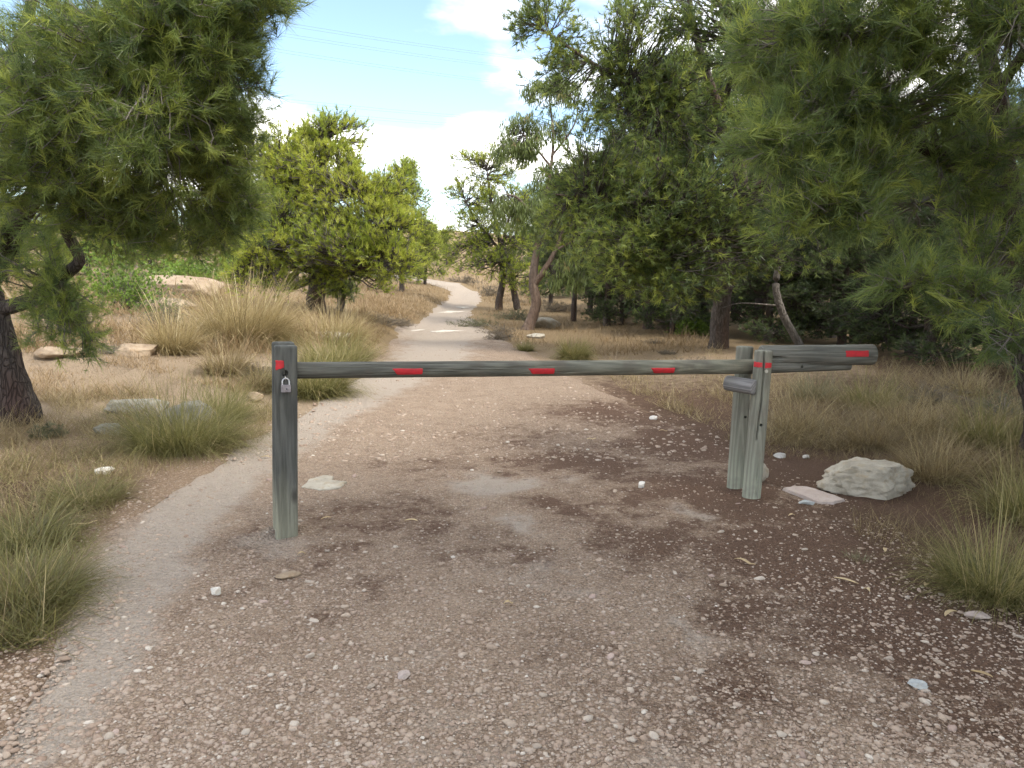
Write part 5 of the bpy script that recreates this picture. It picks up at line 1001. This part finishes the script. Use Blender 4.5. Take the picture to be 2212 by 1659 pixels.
for a0, a1 in ((-1.25, -0.02), (0.28, 1.2)):
    paint_patch('red_band', sup, pf, *sorted((a_f + s_r * a0, a_f + s_r * a1)), H_f - 0.115, H_f - 0.080, lambda z: 0.0625 + 0 * z, 0.0)
c = Vector(AT(1601, 832, gf[1] + 0.02)); ax = Vector((0.715, -0.695, -0.04)).normalized()
place_log('stop_log', c - ax * 0.115, c + ax * 0.105, 0.054, 0.053, 'wood_stop', sup, 613, 0.7, cracks=[(0.8, 0.0, 0.12, 0.010, 0.1)], sides=40, rings=16, bevel=0.010)
# swinging arm: pole, counterweight and its bearer
pL = Vector(AT(634, 800, base_l.y + 0.005)); mid_y = (gf[1] + gb[1]) / 2
pR = Vector(AT(1640, 792, mid_y)); dirx = (pR - pL).normalized()
tail = Vector(AT(1836, 789, mid_y + 0.09))
arm = empty('swing_barrier', pR); tag(arm, 'long round wooden barrier arm with red marks and thick counterweight log', 'barrier')
pole = place_log('pole', pL - dirx * 0.05, pR + dirx * 0.02, 0.0475, 0.051, 'wood_bar', arm, 621, 0.0, sides=96, rings=110, wob=0.03, cracks=[(q * 0.83 + 0.3, 0.12 + 0.33 * (q % 9), 0.12 + 0.33 * (q % 9) + 0.35 + 0.06 * (q % 4), 0.005, 0.11) for q in range(20)])
bearer = place_log('tail_bar', pR - dirx * 0.02, tail, 0.050, 0.036, 'wood_log', arm, 622, 0.0, sides=40, rings=24)
cw0 = Vector(AT(1642, 768, mid_y + 0.03)); cw1 = Vector(AT(1888, 766, mid_y + 0.06))
cw = place_log('counterweight_log', cw0, cw1, 0.073, 0.074, 'wood_log', arm, 623, 0.4, sides=56, rings=40, wob=0.03, bevel=0.014, cracks=[(PI * 0.9, 0.0, 0.14, 0.03, 0.22), (1.2, 0.1, 0.6, 0.010, 0.14), (2.2, 0.2, 0.75, 0.008, 0.14), (3.6, 0.0, 0.5, 0.009, 0.14), (4.4, 0.3, 0.8, 0.008, 0.14), (5.3, 0.05, 0.6, 0.008, 0.14)])
drill(bearer, AT(1735, 793, mid_y - 0.03), (0.05, 1, 0), 0.011, 0.05)
# red marks: find the angle on each log that faces the camera
def mark(lg, pxa, pxb, py, dep, half, rfun, slant=0.0):
    bpy.context.view_layer.update(); inv = lg.matrix_world.inverted()
    qa = inv @ Vector(AT(pxa, py, dep)); qb = inv @ Vector(AT(pxb, py, dep)); eye = inv @ Vector((0, 0, EYE))
    e = eye - (qa + qb) / 2; a_mid = math.atan2(e.y, e.x); r_ = rfun((qa.z + qb.z) / 2)
    perp = -(qa.x + qb.x) / 2 * math.sin(a_mid) + (qa.y + qb.y) / 2 * math.cos(a_mid); a_c = a_mid + math.asin(max(-0.9, min(0.9, perp / r_)))
    paint_patch('red_mark', arm, lg, a_c - half, a_c + half, min(qa.z, qb.z), max(qa.z, qb.z), rfun, slant)
for (xa, xb, py) in ((850, 915, 803), (1138, 1198, 802.5), (1402, 1460, 801)):
    f = (xa - 634) / (1640 - 634); dep = pL.y + (pR.y - pL.y) * f - 0.048
    mark(pole, xa, xb, py, dep, 0.40, lambda z: 0.0475 + 0.0035 * z / 3.1 + 0.0012, 0.03)
mark(cw, 1826, 1876, 764, cw1.y - 0.07, 0.30, lambda z: 0.0755 + 0 * z)

# ------------------------------------------------------------------ dry leaves, twigs
def curled_leaf(px, py, L, yaw, seed, label, w=0.011):
    r = np.random.default_rng(seed); g = G(px, py); s = np.linspace(0, 1, 9); curve = r.uniform(-1.2, 1.2)
    ang = yaw + curve * (s - .5); x = np.cumsum(np.cos(ang)) * L / 9; y = np.cumsum(np.sin(ang)) * L / 9; z = 0.006 + 0.012 * np.abs(np.sin(s * PI * r.uniform(0.6, 1.6)))
    wd = w * np.sin(np.clip(s * 0.94 + 0.04, 0, 1) * PI) ** 0.7
    c = np.stack([x, y, z], -1); sd = np.stack([-np.sin(ang), np.cos(ang), 0 * s], -1)
    V = np.stack([c - sd * wd[:, None] + [0, 0, .004], c, c + sd * wd[:, None] + [0, 0, .004]], 1); a = Acc(); a.add(V, grid_tris(9, 3), r.random(), 0, True)
    o = a.build('dry_leaf', M['dry_leaf']); o.location = (g[0], g[1], hsurf(g[0], g[1])); md = o.modifiers.new('thickness', 'SOLIDIFY'); md.thickness = 0.0012
    return tag(o, 'dry ' + label, 'leaf', 'dry leaves on the ground')
LL = ['long curled pale leaf alone in the open litter', 'curled leaf nearest the corner tussock', 'pale leaf beside the corner stone', 'long thin leaf left of the open litter', 'yellow leaf at the right frame edge', 'tiny upright leaf below the grey sprig', 'short leaf under the corner tussock edge', 'small pale leaf on bare gravel', 'thin leaf under the barrier far from the posts', 'thin leaf under the barrier toward the support', 'brown leaf at the arching tussock foot, path side', 'brown leaf at the arching tussock foot, grass side', 'leaf right of the locking post', 'tiny leaf beside the long curled one', 'leaf on the litter near the bluish stone', 'thin leaf on gravel before the pale patch', 'long straw leaf at the left grass edge', 'leaf in the lower left dirt', 'leaf at the locking post foot', 'leaf before the pink slab']
LV = [(1860, 1270, .13, 2.6), (2005, 1248, .10, 0.1), (2040, 1340, .10, 0.5), (1580, 1215, .15, -0.9), (2195, 1330, .10, -0.7), (1912, 1195, .04, 1.2), (2000, 1272, .05, .8), (1085, 1315, .05, 0.1), (1265, 955, .10, 0.1), (1420, 935, .10, -.1), (560, 992, .10, -0.3), (470, 985, .09, 0.2), (690, 1130, .07, .3), (1880, 1290, .04, 2),
      (2090, 1460, .09, -1.0), (870, 1130, .10, -.3), (130, 1140, .2, .5), (40, 1400, .10, .6), (640, 1205, .05, .4), (1700, 1120, .06, .3)]
for k, q in enumerate(LV): curled_leaf(*q, 700 + k, LL[k])

# ------------------------------------------------------------------ power lines, far beyond the trees
CB = [('topmost thin power cable crossing the blue sky', 46, 128), ('second power cable from the top, just under the topmost', 70, 150), ('faint power cable along the upper edge of the white cloud', 106, 185), ('power cable just below the white cloud', 214, 262), ('lowest faint power cable above the broad pine', 236, 280)]
for k, (lb, ya, yb) in enumerate(CB):
    A = AT(560, ya, 120.0 + 2 * k); B = AT(1130, yb, 190.0 + 2 * k); d = B - A
    a = Acc()
    for off in (0.0, 0.45):
        s = np.linspace(-1.2, 2.2, 60); P = A + d * s[:, None] + [0, 0, off]; P[:, 2] += 2.2 * ((s - .5) ** 2 - 0.25) * 0.6
        tube(a, P, 0.015, 5)
    tag(a.build('power_cable', M['cable'], origin=A), lb, 'cable', 'overhead power cables')
